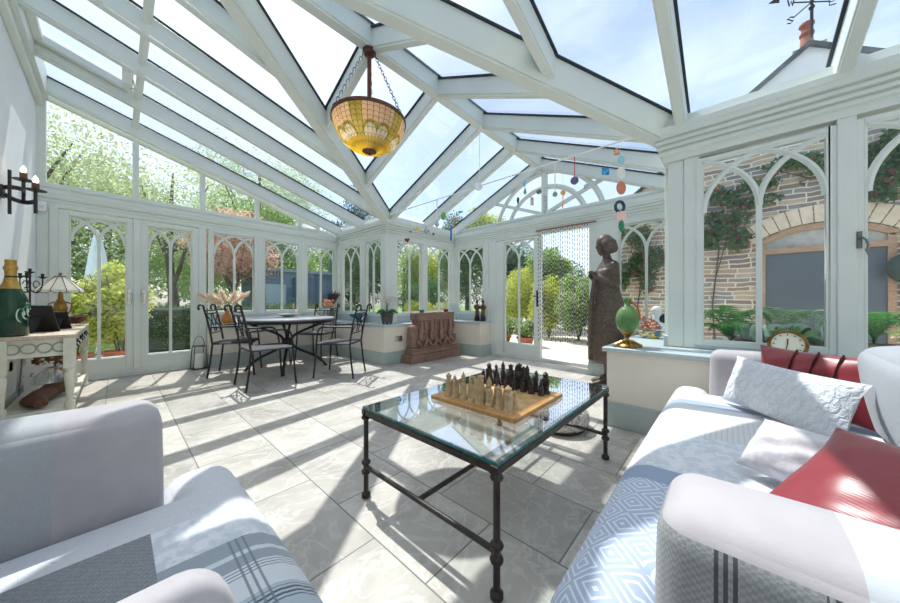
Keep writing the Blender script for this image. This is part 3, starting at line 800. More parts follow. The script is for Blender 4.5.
# ------------------------------------------------------------------ dining set
dt = thing('dining_table', 'round dark iron garden table with a pale stone top', 'dining table', (1.75, 4.92, 0))
m = MB(); m.lathe([(.0001,.738),(.655,.738),(.668,.742),(.672,.752),(.668,.762),(.655,.768),(.0001,.768)], n=64)
TT = M('grey_stone_top', srgb(176,176,180), srgb(150,150,156), 9, .3)
m.build('tabletop', TT, dt, ang=30)
m = MB(); m.lathe([(.62,.715),(.676,.715),(.682,.725),(.676,.738),(.62,.738)], n=64); m.lathe([(.60,.70),(.64,.70),(.64,.716),(.60,.716),(.60,.70)], n=64); m.build('rim', BLACKIRON, dt)
for k in range(4):
    a = pi/4 + k*pi/2 + .35
    pts = bez((.54,0,.0),(.40,0,.26),(.10,0,.22),(.055,0,.40), 12) + bez((.055,0,.40),(.03,0,.55),(.34,0,.58),(.52,0,.71), 12)[1:]
    m = MB(); m.M = Matrix.Rotation(a, 4, 'Z'); m.tube(pts, .019, 10); m.sph((.54,0,.012), (.026,.026,.012), 12, 6)
    m.build('leg', BLACKIRON, dt)
m = MB(); m.lathe([(.0001,.34),(.05,.34),(.062,.37),(.062,.43),(.05,.46),(.0001,.46)], n=20); m.build('hub', BLACKIRON, dt)
SEATW = M('dark_woven_seat', srgb(70,68,76), srgb(52,50,56), 60, .6, bump=.4, bsc=150)
def make_chair():
    r = thing('dining_chair', 'x', 'dining chair', group='wrought iron chairs round the dining table')
    m = MB(); m.rbox((.0, 0, .452), (.46, .46, .022), .011, 3); m.build('seat', SEATW, r)
    m = MB()
    for y in (-.228, .228): m.tube([(-.225, y, .445), (.225, y*1.0, .445)], .010, 8)
    for x in (-.225, .225): m.tube([(x, -.228, .445), (x, .228, .445)], .010, 8)
    m.build('seat_frame', BLACKIRON, r)
    for s in (-1, 1):
        y = s*.225
        pts = [(-.275, y*1.08, 0), (-.245, y*1.03, .2), (-.222, y, .44), (-.245, y, .6), (-.285, y, .8), (-.315, y, .91)]
        pts += [(-.335 + .03*cos(q) - .01, y, .93 + .035*sin(q)) for q in [.3, 1.0, 1.7, 2.4, 3.1, 3.8]]
        m = MB(); m.tube(pts, [.012]*9 + [.0115, .011, .013], 8); m.sph(pts[-1], .016, 10, 7); m.sph((-.275, y*1.08, .006), (.015,.015,.006), 8, 5); m.build('leg', BLACKIRON, r)
        m = MB(); m.tube([(.255, y*1.08, 0), (.235, y*1.03, .25), (.222, y, .44)], .0115, 8); m.sph((.255, y*1.08, .006), (.015,.015,.006), 8, 5); m.build('leg', BLACKIRON, r)
        m = MB(); m.tube([(-.26, y, .665), (-.1, s*.245, .672), (.08, s*.25, .672)] + bez((.08, s*.25, .672), (.19, s*.25, .672), (.2, s*.245, .64), (.222, s*.232, .45), 8)[1:], .0105, 8); m.build('armrest', BLACKIRON, r)
    bx = lambda z: -.245 - (z-.6)*.2
    for z in (.885, .845, .585):
        m = MB(); m.tube([(bx(z), -.225, z), (bx(z), .225, z)], .009, 8); m.build('crest_rail' if z > .7 else 'back_rail', BLACKIRON, r)
    m = MB()
    for s in (-1, 1):
        for p in (((s*.2,.845),(s*.17,.74),(s*.02,.78),(s*.035,.60)), ((s*.035,.845),(s*.02,.70),(s*.16,.72),(s*.19,.60))):
            pts = bez(*[(bx(z), y, z) for y, z in p], 12); m.tube(pts, .0072, 6)
    m.build('scrollwork', BLACKIRON, r)
    return r
ch = make_chair()
CH = [(1.245, 4.17, 0, 'black wrought iron chair nearest the sofas, left front of the round table'),
      (1.16, 5.13, -26, 'black wrought iron chair in front of the pampas grass vase'),
      (2.1, 3.98, 130, 'black wrought iron chair at the right of the table, before the teal bowl'),
      (2.42, 5.42, 213, 'black wrought iron chair on the far side of the round table')]
for i, (x, y, a, l) in enumerate(CH):
    o = ch if i == 0 else copy_tree(ch)
    o.location = (x, y, 0); o.rotation_euler = (0, 0, radians(a)); o['label'] = l
# dish on the dining table
o = thing('serving_dish', 'shallow pale grey dish in the middle of the round table', 'dish', (1.78, 4.98, .768))
m = MB(); m.lathe([(.0001,0),(.06,0),(.065,.012),(.13,.032),(.17,.045),(.172,.05),(.165,.05),(.12,.038),(.06,.018),(.0001,.016)], n=32); m.build('bowl', M('pale_grey_glaze', srgb(206,206,206), rough=.25), o)
o2 = thing('candlestick', 'small blush pink candlestick standing behind the grey dish', 'candlestick', (1.98, 5.3, .768))
m = MB(); m.lathe([(.04,0),(.042,.008),(.014,.016),(.01,.05),(.018,.06),(.012,.07),(.02,.09),(.02,.095),(.0001,.095)], n=20); m.build('holder', WHITEGLZ, o2)
m = MB(); m.lathe([(.011,.09),(.010,.2),(.0001,.206)], n=14); m.build('candle', M('pink_wax', srgb(228,186,172), rough=.5), o2)

# ------------------------------------------------------------------ console table by the house wall
cx0, cx1, cy0, cy1, cz = XA+.022, -.215, 3.93, 5.72, .74
cn = thing('console_table', 'cream distressed console table with oval mouldings against the white wall', 'console table', ((cx0+cx1)/2, (cy0+cy1)/2, 0))
a, b = (cx1-cx0)/2, (cy1-cy0)/2
m = MB(); m.bb((-a, -b, cz-.03), (a, b, cz)); m.build('tabletop', CONSOLETOP, cn, bevel=.006)
m = MB(); m.bb((-a+.03, -b+.03, cz-.17), (a-.03, b-.03, cz-.03)); m.build('apron', CONSOLE, cn, bevel=.004)
m = MB()
for k in range(4):
    x = -a+.085 + k*(2*a-.17)/3
    m.tube([(x + .036*cos(q), -b+.028, cz-.1 + .036*sin(q)) for q in [2*pi*i/24 for i in range(24)]], .0055, 6, True)
m.build('oval_moulding', M('grey_patina_paint', srgb(166,168,154), srgb(146,148,136), 20, .6), cn)
for sx in (-1, 1):
    for sy in (-1, 1):
        m = MB(); c = (sx*(a-.035), sy*(b-.035), 0)
        m.bb((c[0]-.032, c[1]-.032, cz-.27), (c[0]+.032, c[1]+.032, cz-.03))
        m.lathe([(.02,0),(.026,.02),(.03,.07),(.022,.1),(.028,.12),(.03,.19),(.02,.205),(.018,.21),(.028,.36),(.031,.42),(.02,.44),(.03,.455),(.03,.475)], c, 18)
        m.build('leg', CONSOLE, cn)
m = MB(); m.bb((-a+.02, -b+.02, .12), (a-.02, b-.02, .15)); m.build('shelf', CONSOLE, cn, bevel=.005)
for k in range(3):
    y = -b+.3 + k*(2*b-.6)/2
    m = MB(); m.bb((a-.034, y-.24, cz-.155), (a-.022, y+.24, cz-.045)); d = m.build('drawer', CONSOLE, cn, bevel=.004)
    for q in (-.12, .12):
        m = MB(); m.sph((a-.016, y+q, cz-.085), (.008,.02,.02), 10, 6); m.tube([(a-.008, y+q-.02, cz-.09), (a+.0, y+q-.012, cz-.115), (a+.0, y+q+.012, cz-.115), (a-.008, y+q+.02, cz-.09)], .004, 6); m.build('pull', BLACKIRON, d)

# speckled pouf beside the coffee table
o = thing('pouf', 'round speckled grey and white pouf on the floor behind the coffee table', 'pouf', (2.42, 1.02, 0))
t = NT('speckled_wool'); v = t.obj(); c = t.ramp(t.noise(v, 38, 5, .7), [(.36, srgb(96,92,92)), (.46, srgb(206,200,194)), (.6, srgb(238,234,228))])
SPECK = t.pbr(c, .95, 0, t.bump(t.noise(v, 45, 4), 1.0, .02))
m = MB(); m.lathe([(.0001,0),(.17,0),(.21,.02),(.235,.07),(.23,.12),(.19,.17),(.1,.2),(.0001,.205)], n=40); m.build('cover', SPECK, o)
m = MB(); m.lathe([(.19,.0),(.2,.0),(.222,.022),(.205,.026),(.19,.0)], n=40); m.build('base_ring', M('dark_felt', srgb(70,64,62), rough=.9), o)
# ------------------------------------------------------------------ carved stone piece
o = thing('stone_carving', 'brown carved stone capital with a row of scrolls, on the floor by the low wall', 'stone carving', (3.77, 3.74, 0))
m = MB(); m.bb((-.6, -.02, 0), (.6, .22, .13)); m.build('plinth', SANDSTONE, o, bevel=.008)
m = MB(); m.bb((-.55, .0, .13), (.55, .21, .2)); m.prism([(-.53,.0,.2),(.53,.0,.2),(.53,.21,.2),(-.53,.21,.2)], (0,0,.035)); m.build('base_moulding', SANDSTONE, o, bevel=.01)
m = MB(); m.bb((-.4, .03, .22), (.42, .2, .7))
m.rbox((-.44, .115, .42), (.16, .17, .4), .06, 4)
for k in range(4):
    x = -.33 + k*.235
    # tapered acanthus stems with a scroll at the foot of each
    m.tube(bez((x-.02,.03,.7),(x-.02,-.01,.6),(x-.06,-.01,.5),(x-.05,.0,.36), 10), [.03]*3+[.036]*4+[.04]*4, 10)
    m.tube(bez((x+.06,.03,.7),(x+.06,-.01,.62),(x+.03,-.01,.5),(x+.02,.0,.42), 10), [.024]*6+[.02]*5, 8)
    sp = [(x-.02 + (.085-.0065*i)*cos(.55*i+1.2), -.012 - .0018*i, .42 + (.095-.0072*i)*sin(.55*i+1.2)) for i in range(12)]
    m.tube(sp, [.026-.0009*i for i in range(12)], 8)
    m.sph((x-.02, -.03, .42), (.02,.02,.024), 10, 6)
    m.tube(bez((x+.08,.02,.42),(x+.1,-.015,.36),(x+.06,-.015,.3),(x+.01,.01,.25), 8), [.03,.032,.034,.034,.034,.03,.028,.026,.024], 8)
    m.tube(bez((x-.1,.02,.36),(x-.09,-.015,.3),(x-.05,-.01,.27),(x-.02,.01,.25), 8), .024, 8)
m.build('scrolls', SANDSTONE, o)
m = MB(); m.bb((-.43, .0, .69), (.45, .22, .82)); m.bb((-.41, .01, .66), (.43, .21, .69)); m.build('abacus', SANDSTONE, o, bevel=.012)
def cup(label, mat, x, y, z):
    o = thing('tealight_holder', label, 'tealight holder', (x, y, z))
    m = MB(); m.lathe([(.0001,0),(.028,0),(.04,.012),(.046,.045),(.043,.05),(.036,.02),(.0001,.012)], n=24); m.build('bowl', mat, o)
    m = MB(); m.lathe([(.0001,.013),(.019,.013),(.019,.028),(.0001,.028)], n=16); m.build('candle', WAX, o)
TEAL = M('teal_glass', srgb(40,150,160), rough=.12, **{'Transmission Weight': .3}); REDG = M('red_glass', srgb(170,40,60), rough=.12, **{'Transmission Weight': .3})
cup('teal glass tealight holder on the left end of the stone carving', TEAL, 3.5, 3.84, .82)
cup('red glass tealight holder on the right end of the stone carving', REDG, 4.1, 3.84, .82)
# double socket behind it
def socket(label, loc, rz, w=.146):
    o = thing('wall_socket', label, 'wall socket', loc, rz)
    m = MB(); m.bb((-w/2, -.012, -.043), (w/2, 0, .043)); m.build('plate', CHROME, o, bevel=.003)
    m = MB()
    for q in (-.035, .035): m.bb((q-.008, -.0135, .012), (q+.008, -.0115, .03)); m.bb((q-.012, -.0135, -.02), (q-.006, -.0115, -.01)); m.bb((q+.006, -.0135, -.02), (q+.012, -.0115, -.01))
    m.build('switch', BLACK, o)
    return o
socket('brass double socket on the low wall left of the stone carving', (3.13, 4.0, .4), 0)

# ------------------------------------------------------------------ sill ornaments, left side
SZ = .635
o = thing('potted_orchid', 'white orchid in a dark grey footed pot on the corner sill', 'orchid', (3.02, 4.16, SZ))
POTG = M('dark_grey_pot', srgb(92,90,86), srgb(74,72,70), 14, .7)
m = MB(); m.lathe([(.0001,.03),(.085,.03),(.09,.05),(.105,.16),(.118,.165),(.118,.185),(.1,.185),(.09,.15),(.0001,.15)], n=28)
for q in range(4): m.sph((.06*cos(q*pi/2+.8), .06*sin(q*pi/2+.8), .018), .02, 10, 6)
m.build('pot', POTG, o)
GREENL = M('glossy_leaf', srgb(60,96,52), srgb(84,124,66), 8, .35)
m = MB()
for k in range(6):
    a = k*1.05
    p = bez((.02*cos(a),.02*sin(a),.16), (.07*cos(a),.07*sin(a),.24), (.13*cos(a),.13*sin(a),.24), (.19*cos(a),.19*sin(a),.17), 8)
    m.tube(p, [.012,.02,.026,.03,.03,.026,.02,.012,.003], 8, flat=.2)
m.build('leaves', GREENL, o)
for k, (dx, dy) in enumerate(((-.12,.05),(.02,-.06),(.1,-.1))):
    m = MB(); pts = bez((0,0,.17), (dx*.1,dy*.1,.42), (dx*.5,dy*.5,.56), (dx*1.3,dy*1.3,.47-.05*k), 14); m.tube(pts, .0045, 6); st = m.build('stem', GREENL, o)
    m = MB()
    for i in range(5, 15, 1):
        p = pts[i] + Vector((random.uniform(-.03,.03), random.uniform(-.03,.03), -.015))
        for q in range(5):
            a = q*2*pi/5 + i
            R = Matrix.Rotation(random.uniform(-.4,.4), 3, 'X') @ Matrix.Rotation(.9, 3, 'Z')
            d = R @ Vector((0, cos(a), sin(a)))
            m.sph(p + d*.02, (.017,.017,.017), 7, 5)
    m.build('blossoms', WHITEPETAL, st)
o = thing('footed_bowl', 'teal glazed footed bowl on the alcove sill', 'bowl', (3.0, 5.0, SZ))
m = MB(); m.lathe([(.0001,0),(.07,0),(.07,.012),(.03,.03),(.028,.05),(.05,.06),(.13,.09),(.165,.135),(.168,.145),(.158,.14),(.12,.1),(.0001,.075)], n=32); m.build('bowl', M('teal_glaze', srgb(40,128,138), srgb(28,100,112), 9, .2), o)
o = thing('flower_vase', 'dark protea and pink flowers in a tall green vase, corner sill', 'flower arrangement', (2.93, 5.89, SZ))
m = MB(); m.lathe([(.0001,0),(.05,0),(.058,.02),(.05,.1),(.035,.2),(.04,.26),(.034,.26),(.03,.2),(.0001,.19)], n=24); m.build('vase', M('olive_glass', srgb(104,118,72), srgb(80,92,52), 8, .2), o)
m = MB(); 
for k in range(26):
    a = k*2.4; r = .11*sqrt((k+1)/26)
    p = bez((0,0,.25), (r*.4*cos(a), r*.4*sin(a), .34), (r*.8*cos(a)+.03, r*.8*sin(a), .46), (r*1.3*cos(a)+.06, r*1.3*sin(a), .62-.9*r), 6)
    m.tube(p, [.006,.01,.016,.02,.018,.012,.003], 6, flat=.35)
m.build('protea', M('dark_petal', srgb(52,44,48), srgb(84,60,54), 20, .7), o)
m = MB()
for k in range(22):
    a = k*2.4; r = .05+.07*random.random()
    m.sph((r*cos(a)-.05, r*sin(a), .3+.1*random.random()), .02+.012*random.random(), 8, 6)
m.build('blossoms', PINKPETAL, o)
o = thing('pampas_vase', 'amber glass vase of pale pampas grass on the back sill', 'vase', (1.2, 5.9, SZ))
m = MB(); m.lathe([(.0001,0),(.05,0),(.075,.03),(.08,.08),(.05,.15),(.028,.2),(.034,.23),(.028,.23),(.022,.2),(.0001,.15)], n=28); m.build('vase', M('amber_glass', srgb(226,150,66), srgb(206,122,44), 6, .15, **{'Transmission Weight': .35}), o)
PAMP = leafmat('pampas_plume', srgb(254,244,230), srgb(250,232,212), None, .45) if True else M('x', srgb(236,214,190), srgb(222,192,166), 20, .95)
for k, (dx, dz) in enumerate(((-.36,.42),(-.2,.40),(-.08,.46),(.1,.44),(.27,.45))):
    m = MB(); p = bez((0,0,.2), (dx*.2,0,.3), (dx*.6,-.01,dz), (dx*1.0,-.02,dz+.06), 10)
    m.tube(p, .003, 5)
    for i in range(420):
        t_ = .35 + .65*random.random(); j = min(9, int(t_*10)); f = t_*10-j
        c = p[j]*(1-f) + p[j+1]*f
        sp_ = .09*sin(pi*(t_-.3)/.75)
        d = (p[j+1]-p[j]).normalized()*.05 + Vector((random.uniform(-1,1), random.uniform(-1,1), random.uniform(-1,1)))*sp_*.8
        e = c + d; s_ = Vector((random.uniform(-1,1), random.uniform(-1,1), random.uniform(-1,1))).normalized()*.007
        m.add([c-s_, c+s_, e], [(0,1,2)])
    m.build('plume', PAMP, o, norm=False, smooth=False)
for i, (x, lab) in enumerate(((2.28, 'cream pillar candle on the back sill, left of the far iron chair'), (2.62, 'cream pillar candle on the back sill, behind the far iron chair'))):
    o = thing('pillar_candle', lab, 'candle', (x, 5.9, SZ))
    m = MB(); m.lathe([(.0001,0),(.075,0),(.078,.012),(.0001,.014)], n=24); m.build('dish', WHITEGLZ, o)
    m = MB(); m.lathe([(.0001,.013),(.045,.013),(.045,.2),(.04,.206),(.0001,.2)], n=20); m.build('candle', WAX, o)
    m = MB(); m.tube([(0,0,.198),(0,0,.214)], .002, 5); m.build('wick', BLACK, o)
def figurine(label, loc, rz):
    o = thing('figurine', label, 'figurine', loc, rz)
    WD = M('dark_carved_wood', srgb(112,78,52), srgb(60,42,34), 22, .5); 
    m = MB(); m.lathe([(.0001,0),(.05,0),(.052,.06),(.044,.07),(.05,.08),(.044,.1),(.0001,.1)], n=20); m.build('base', BLACKIRON, o)
    n = 14; E = lambda z, a, b: [(a*cos(2*pi*i/n), b*sin(2*pi*i/n), z) for i in range(n)]
    m = MB(); m.loft([E(.1,.036,.04), E(.16,.032,.038), E(.22,.026,.032), E(.28,.03,.04), E(.31,.024,.036), E(.325,.012,.014)])
    m.sph((.0,0,.355), (.026,.024,.032), 14, 10); m.lathe([(.027,.36),(.024,.385),(.012,.405),(.0001,.41)], n=14); m.sph((.027,0,.35), .006, 8, 5)
    for s in (-1, 1): m.tube([(0,s*.038,.3),(.008,s*.052,.25),(.03,s*.02,.22)], [.012,.011,.008], 8)
    m.build('body', WD, o)
figurine('carved dark wood figurine, the left one of the pair by the bay door', (4.69, 3.57, SZ), 3.9)
figurine('carved dark wood figurine, the right one of the pair by the bay door', (4.69, 3.43, SZ), 3.9)
o = thing('glass_fan', 'white glass fan ornament in the bay corner beyond the stone carving', 'ornament', (4.62, 4.12, SZ))
m = MB(); m.lathe([(.0001,0),(.06,0),(.05,.015),(.012,.03),(.012,.08),(.0001,.08)], n=20); m.build('foot', WHITEGLZ, o)
m = MB()
for k in range(11):
    a = -.25 + k*(pi+.5)/10
    m.tube([(.02*cos(a), 0, .14+.02*sin(a)), (.08*cos(a), .0, .16+.1*sin(a)), (.15*cos(a), .01, .18+.17*sin(a))], [.01,.018,.012], 8, flat=.45)
m.sph((0,0,.12), .04, 12, 8)
R_ = Matrix.Rotation(-.8, 4, 'Z'); m.v = [tuple(R_ @ Vector(p)) for p in m.v]
m.build('fan', M('frosted_white_glass', srgb(232,240,240), rough=.25, **{'Transmission Weight': .4}), o)
# wire lantern by the garden doors
o = thing('lantern', 'tall wire lantern with a white candle on the floor by the garden doors', 'lantern', (.845, 5.86, 0), .1)
m = MB()
for sx in (-1, 1):
    for sy in (-1, 1): m.tube([(sx*.085, sy*.085, 0), (sx*.065, sy*.065, .34)], .005, 6)
for z, r in ((.012,.084), (.34,.065)):
    m.tube([(r,r,z),(-r,r,z),(-r,-r,z),(r,-r,z)], .005, 6, True)
m.bb((-.08,-.08,.008),(.08,.08,.014)); m.build('cage', BLACKIRON, o)
m = MB(); m.tube(arc((0,0,.34), .065, 0, pi, 12, 'xz', .15), .0035, 6); m.build('handle', BLACKIRON, o)
m = MB(); m.lathe([(.0001,.015),(.06,.015),(.06,.22),(.055,.226),(.0001,.222)], n=24); m.build('candle', WHITEGLZ, o)

# ------------------------------------------------------------------ on and under the console table
CT = .74
GREENB = M('green_bottle_glass', srgb(24,70,44), srgb(14,44,32), 4, .08); GOLD = M('gold_foil', srgb(206,166,92), srgb(180,138,64), 40, .35, .8, bump=.4); LABELC = M('silver_green_label', srgb(206,224,206), srgb(60,120,84), 9, .4, contrast=(.48,.52))
o = thing('champagne_bottle', 'giant green champagne bottle with gold foil on the console table', 'bottle', (-.535, 4.02, CT))
m = MB(); m.lathe([(.0001,0),(.078,0),(.084,.01),(.084,.24),(.078,.29),(.05,.36),(.03,.42),(.026,.5),(.0001,.5)], n=40); m.build('glass', GREENB, o)
m = MB(); m.lathe([(.052,.36),(.034,.415),(.028,.45),(.029,.5),(.034,.505),(.034,.53),(.028,.535),(.027,.58),(.0001,.585)], n=32); m.build('foil', GOLD, o)
m = MB()
for k in range(3):
    th0 = -.9 + .35*k
    m.tube([(.086*cos(th0+.25*cos(q)), .086*sin(th0+.25*cos(q)), .16 + .05*sin(q) + .02*k) for q in [i*2*pi/18 for i in range(15)]], .004, 6)
m.sph((.084*cos(-.45), .084*sin(-.45), .235), (.012,.02,.022), 10, 6)
m.build('label_scroll', LABELC, o)
o = thing('candelabrum', 'black iron candelabrum with four cups on the console table', 'candelabrum', (-.52, 4.66, CT)); o.scale = (.72, .72, 1.05)
m = MB(); m.lathe([(.0001,0),(.06,0),(.055,.012),(.014,.03),(.009,.06),(.009,.4),(.014,.41),(.009,.42),(.009,.5)], n=16); m.build('stem', BLACKIRON, o)
for k in range(3):
    a = .4 + k*2*pi/3; c, s = cos(a), sin(a)
    m = MB(); m.tube(bez((.0,0,.36), (.04*c,.04*s,.30), (.11*c,.11*s,.33), (.1*c,.1*s,.46), 10), .006, 6)
    m.tube([(.05*c+.025*c*cos(q), .05*s+.025*s*cos(q), .40+.03*sin(q)) for q in [i*.45 for i in range(12)]], .0045, 6)
    m.build('arm', BLACKIRON, o)
    m = MB(); m.lathe([(.008,.45),(.02,.458),(.042,.466),(.042,.47),(.012,.47),(.016,.495),(.012,.495),(.0001,.475)], (.1*c,.1*s,0), 16); m.build('cup', BLACKIRON, o)
m = MB(); m.lathe([(.008,.49),(.042,.506),(.042,.51),(.012,.51),(.016,.535),(.012,.535),(.0001,.515)], n=16); m.build('cup', BLACKIRON, o)
o = thing('table_lamp', 'brass table lamp with a white leaded glass shade on the console table', 'table lamp', (-.385, 5.13, CT))
m = MB(); m.lathe([(.0001,0),(.075,0),(.07,.015),(.035,.03),(.022,.06),(.03,.09),(.045,.14),(.05,.2),(.035,.26),(.018,.3),(.02,.33),(.01,.36),(.008,.55),(.0001,.55)], n=28)
for k in range(2):
    s = -1 if k else 1; m.tube([(s*.035,0,.26),(s*.075,0,.24),(s*.07,0,.17),(s*.045,0,.13)], .008, 8)
m.build('base', BRASS, o)
def shade_mat():
    t = NT('white_leaded_glass'); 
    d = t.n('BsdfDiffuse', {'Color': srgb(240,238,230)}).outputs[0]; tl = t.n('BsdfTranslucent', {'Color': srgb(244,240,230)}).outputs[0]
    mx = t.n('MixShader', {0: .45, 1: d, 2: tl}); t.t.links.new(mx.outputs[0], t.out.inputs[0]); return t.mat
SHADE = shade_mat(); n = 10
m = MB(); 
ring = lambda r, z, k=n: [(r*cos(2*pi*i/k), r*sin(2*pi*i/k), z) for i in range(k)]
prof = [(.035,.525),(.16,.385),(.165,.365)]
m.loft([ring(r, z) for r, z in prof] + [ring(r-.004, z) for r, z in reversed(prof)], cap=False); m.build('lamp_shade', SHADE, o, ang=5)
m = MB()
for i in range(n):
    a = 2*pi*i/n; c, s = cos(a), sin(a)
    m.tube([(.035*c,.035*s,.526),(.161*c,.161*s,.386),(.166*c,.166*s,.363)], .0028, 5)
    a2 = 2*pi*(i+1)/n; mid = (a+a2)/2; 
    m.tube([(.166*c,.166*s,.362),(.158*cos(mid),.158*sin(mid),.35),(.166*cos(a2),.166*sin(a2),.362)], .003, 5)
m.lathe([(.038,.522),(.04,.53),(.012,.538),(.01,.55),(.012,.56),(.0001,.566)], n=16)
m.build('leading', M('bronze_came', srgb(96,80,58), rough=.5, metal=.6), o)
def frame(label, loc, rz, w, h, lean):
    o = thing('photo_frame', label, 'photo frame', loc, rz)
    R = Matrix.Rotation(radians(lean), 4, 'X')
    m = MB(); m.M = R; m.bb((-w/2, -.008, 0), (w/2, .008, h)); m.build('back_board', BLACK, o, bevel=.003)
    m = MB(); m.M = R; m.bb((-w/2+.02, .008, .02), (w/2-.02, .0095, h-.02)); m.build('picture', M('faded_photograph', srgb(150,146,140), srgb(70,70,72), 12, .3), o)
    top = R @ Vector((0, -.01, h*.6))
    m = MB(); m.beam(top, (0, -h*.62, .004), .06, .006); m.build('strut', BLACK, o)
frame('large black photo frame seen from behind on the console table', (-.42, 4.42, CT), -.45, .2, .25, 22)
frame('small black photo frame seen from behind, beside the brass lamp', (-.35, 4.78, CT), -.35, .13, .18, 22)
o = thing('shell', 'pale peach shell lying behind the large black photo frame', 'shell', (-.46, 4.86, CT))
m = MB(); m.lathe([(.0001,0),(.04,.005),(.06,.04),(.055,.08),(.03,.12),(.012,.15),(.0001,.16)], n=20, sx=1, sy=.7)
for k in range(5): m.tube(arc((0,0,.03+.025*k), .058-.01*k, 0, 2*pi, 18, 'xy', .042-.007*k), .006, 6)
m.build('shell', M('peach_shell', srgb(226,190,158), srgb(196,150,120), 14, .5), o)
o = thing('driftwood_bowl', 'brown driftwood piece at the far end of the console table', 'driftwood', (-.33, 5.52, CT))
m = MB(); m.tube([(-.12,-.1,.05),(-.06,-.06,.055),(.02,0,.06),(.07,.05,.075),(.1,.1,.1)], [.02,.04,.052,.045,.012], 12, flat=.8); m.tube([(0,0,.06),(.05,-.05,.07),(.08,-.1,.09)], [.035,.028,.008], 10); m.build('wood', DRIFT, o)
SHZ = .15
o = thing('driftwood_log', 'large flat brown driftwood log on the console shelf', 'driftwood', (-.42, 4.42, SHZ))
m = MB(); m.tube([(.02,-.42,.05),(-.02,-.28,.055),(.0,-.12,.06),(.02,.05,.06),(.04,.2,.07),(.05,.33,.06)], [.03,.055,.06,.055,.062,.03], 14); 
m.tube([(0,-.05,.06),(.07,.02,.08),(.12,.12,.085)], [.04,.045,.015], 12)
m.v = [(p[0]*1.25, p[1], max(0.0, p[2]*.95)) for p in m.v]; m.build('wood', DRIFT, o)
o = thing('glass_cloche', 'ribbed clear glass bowl upturned on the driftwood log', 'glass bowl', (-.40, 4.55, SHZ+.125))
CLEARG = glassmat('clear_glassware', (.92,.94,.93,1), 1.5, .02, 2.2)
m = MB(); m.lathe([(.105,0),(.1,.03),(.085,.07),(.06,.1),(.05,.105),(.045,.13),(.042,.13),(.046,.1),(.08,.067),(.097,.0),(.105,0)], n=36); 
for k in range(18):
    a = k*2*pi/18; m.tube([(.106*cos(a),.106*sin(a),.002),(.101*cos(a),.101*sin(a),.03),(.086*cos(a),.086*sin(a),.07)], .004, 5)
m.build('glass', CLEARG, o)
o = thing('greeting_card', 'glossy patterned card standing at the back of the console shelf', 'card', (-.5, 5.0, SHZ), .5)
m = MB(); m.M = Matrix.Rotation(-.12, 4, 'X'); m.bb((-.1, -.003, 0), (.1, .003, .23)); m.build('card', M('patterned_card', srgb(226,224,222), srgb(190,90,80), 14, .25, contrast=(.55,.62)), o)
o = thing('pillar_candle', 'thick cream candle standing on the console shelf', 'candle', (-.32, 5.1, SHZ))
m = MB(); m.lathe([(.0001,0),(.05,0),(.05,.2),(.045,.207),(.0001,.2)], n=24); m.build('candle', WAX, o)
m = MB(); m.tube([(0,0,.2),(0,0,.215)], .002, 5); m.build('wick', BLACK, o)
o = thing('dried_flowers', 'bunch of dried brown hydrangea heads behind the cream candle', 'dried flowers', (-.44, 5.4, SHZ))
m = MB(); m.lathe([(.0001,0),(.05,0),(.055,.02),(.05,.12),(.045,.13),(.0001,.12)], n=20); m.build('pot', TERRA, o)
m = MB()
for k in range(170):
    a, b_ = random.uniform(0, 2*pi), random.uniform(-1, 1); c = random.choice(((0,0,.3),(.07,.06,.25),(-.05,-.08,.24),(.03,-.1,.33)))
    r = .085; m.sph((c[0]+r*sqrt(1-b_*b_)*cos(a), c[1]+r*sqrt(1-b_*b_)*sin(a), c[2]+r*b_), .015, 6, 4)
for c in ((0,0,.3),(.07,.06,.25),(-.05,-.08,.24),(.03,-.1,.33)): m.tube([(0,0,.12),c], .005, 5)
m.build('flower_heads', M('dried_petal', srgb(158,118,92), srgb(120,84,64), 20, .9), o)
o = socket('silver socket with a white plug in it, on the white wall under the console table', (XA, 4.75, .42), -pi/2)
m = MB(); m.bb((-.06, -.07, -.03), (-.005, -.012, .03)); m.build('plug', WHITEP, o, bevel=.006)
o = thing('lamp_cord', 'grey cable running down the white wall behind the console table', 'cable', (XA+.03, 4.85, .4))
m = MB(); m.tube(bez((.012,.0,.3),(.02,.03,.1),(.012,-.06,-.1),(.012,-.1,-.22), 10) + bez((.012,-.1,-.22),(.012,-.2,-.37),(.015,-.5,-.385),(.015,-.8,-.385), 10)[1:], .005, 6); m.build('cord', M('grey_cable', srgb(120,122,124), rough=.5), o)

# ------------------------------------------------------------------ wall sconce and sensor
o = thing('wall_sconce', 'dark iron wall sconce with two lit candle bulbs on the white wall', 'wall light', (XA, 4.36, 1.9))
m = MB(); m.bb((0, -.04, -.05), (.02, .04, .05)); m.build('back_plate', IRON, o, bevel=.004)
for pts in (((.02,-.02,.03),(.09,-.05,.05),(.13,.04,.05),(.1,.14,.03)), ((.02,.02,-.02),(.06,.12,-.05),(.14,.1,-.06),(.18,-.04,-.04))):
    m = MB()
    bp = bez(*pts, 12)
    for i, j in zip(bp, bp[1:]): m.beam(i, j, .007, .034)
    m.build('arm', IRON, o)
m = MB(); m.tube([(.05,-.04,.175),(.05,-.04,-.185)], .010, 8); m.build('rod', IRON, o)
BULB = NT('lit_candle_bulb'); e = BULB.n('Emission', {'Color': (1,.75,.5,1), 'Strength': 3.0}); BULB.t.links.new(e.outputs[0], BULB.out.inputs[0]); BULB = BULB.mat
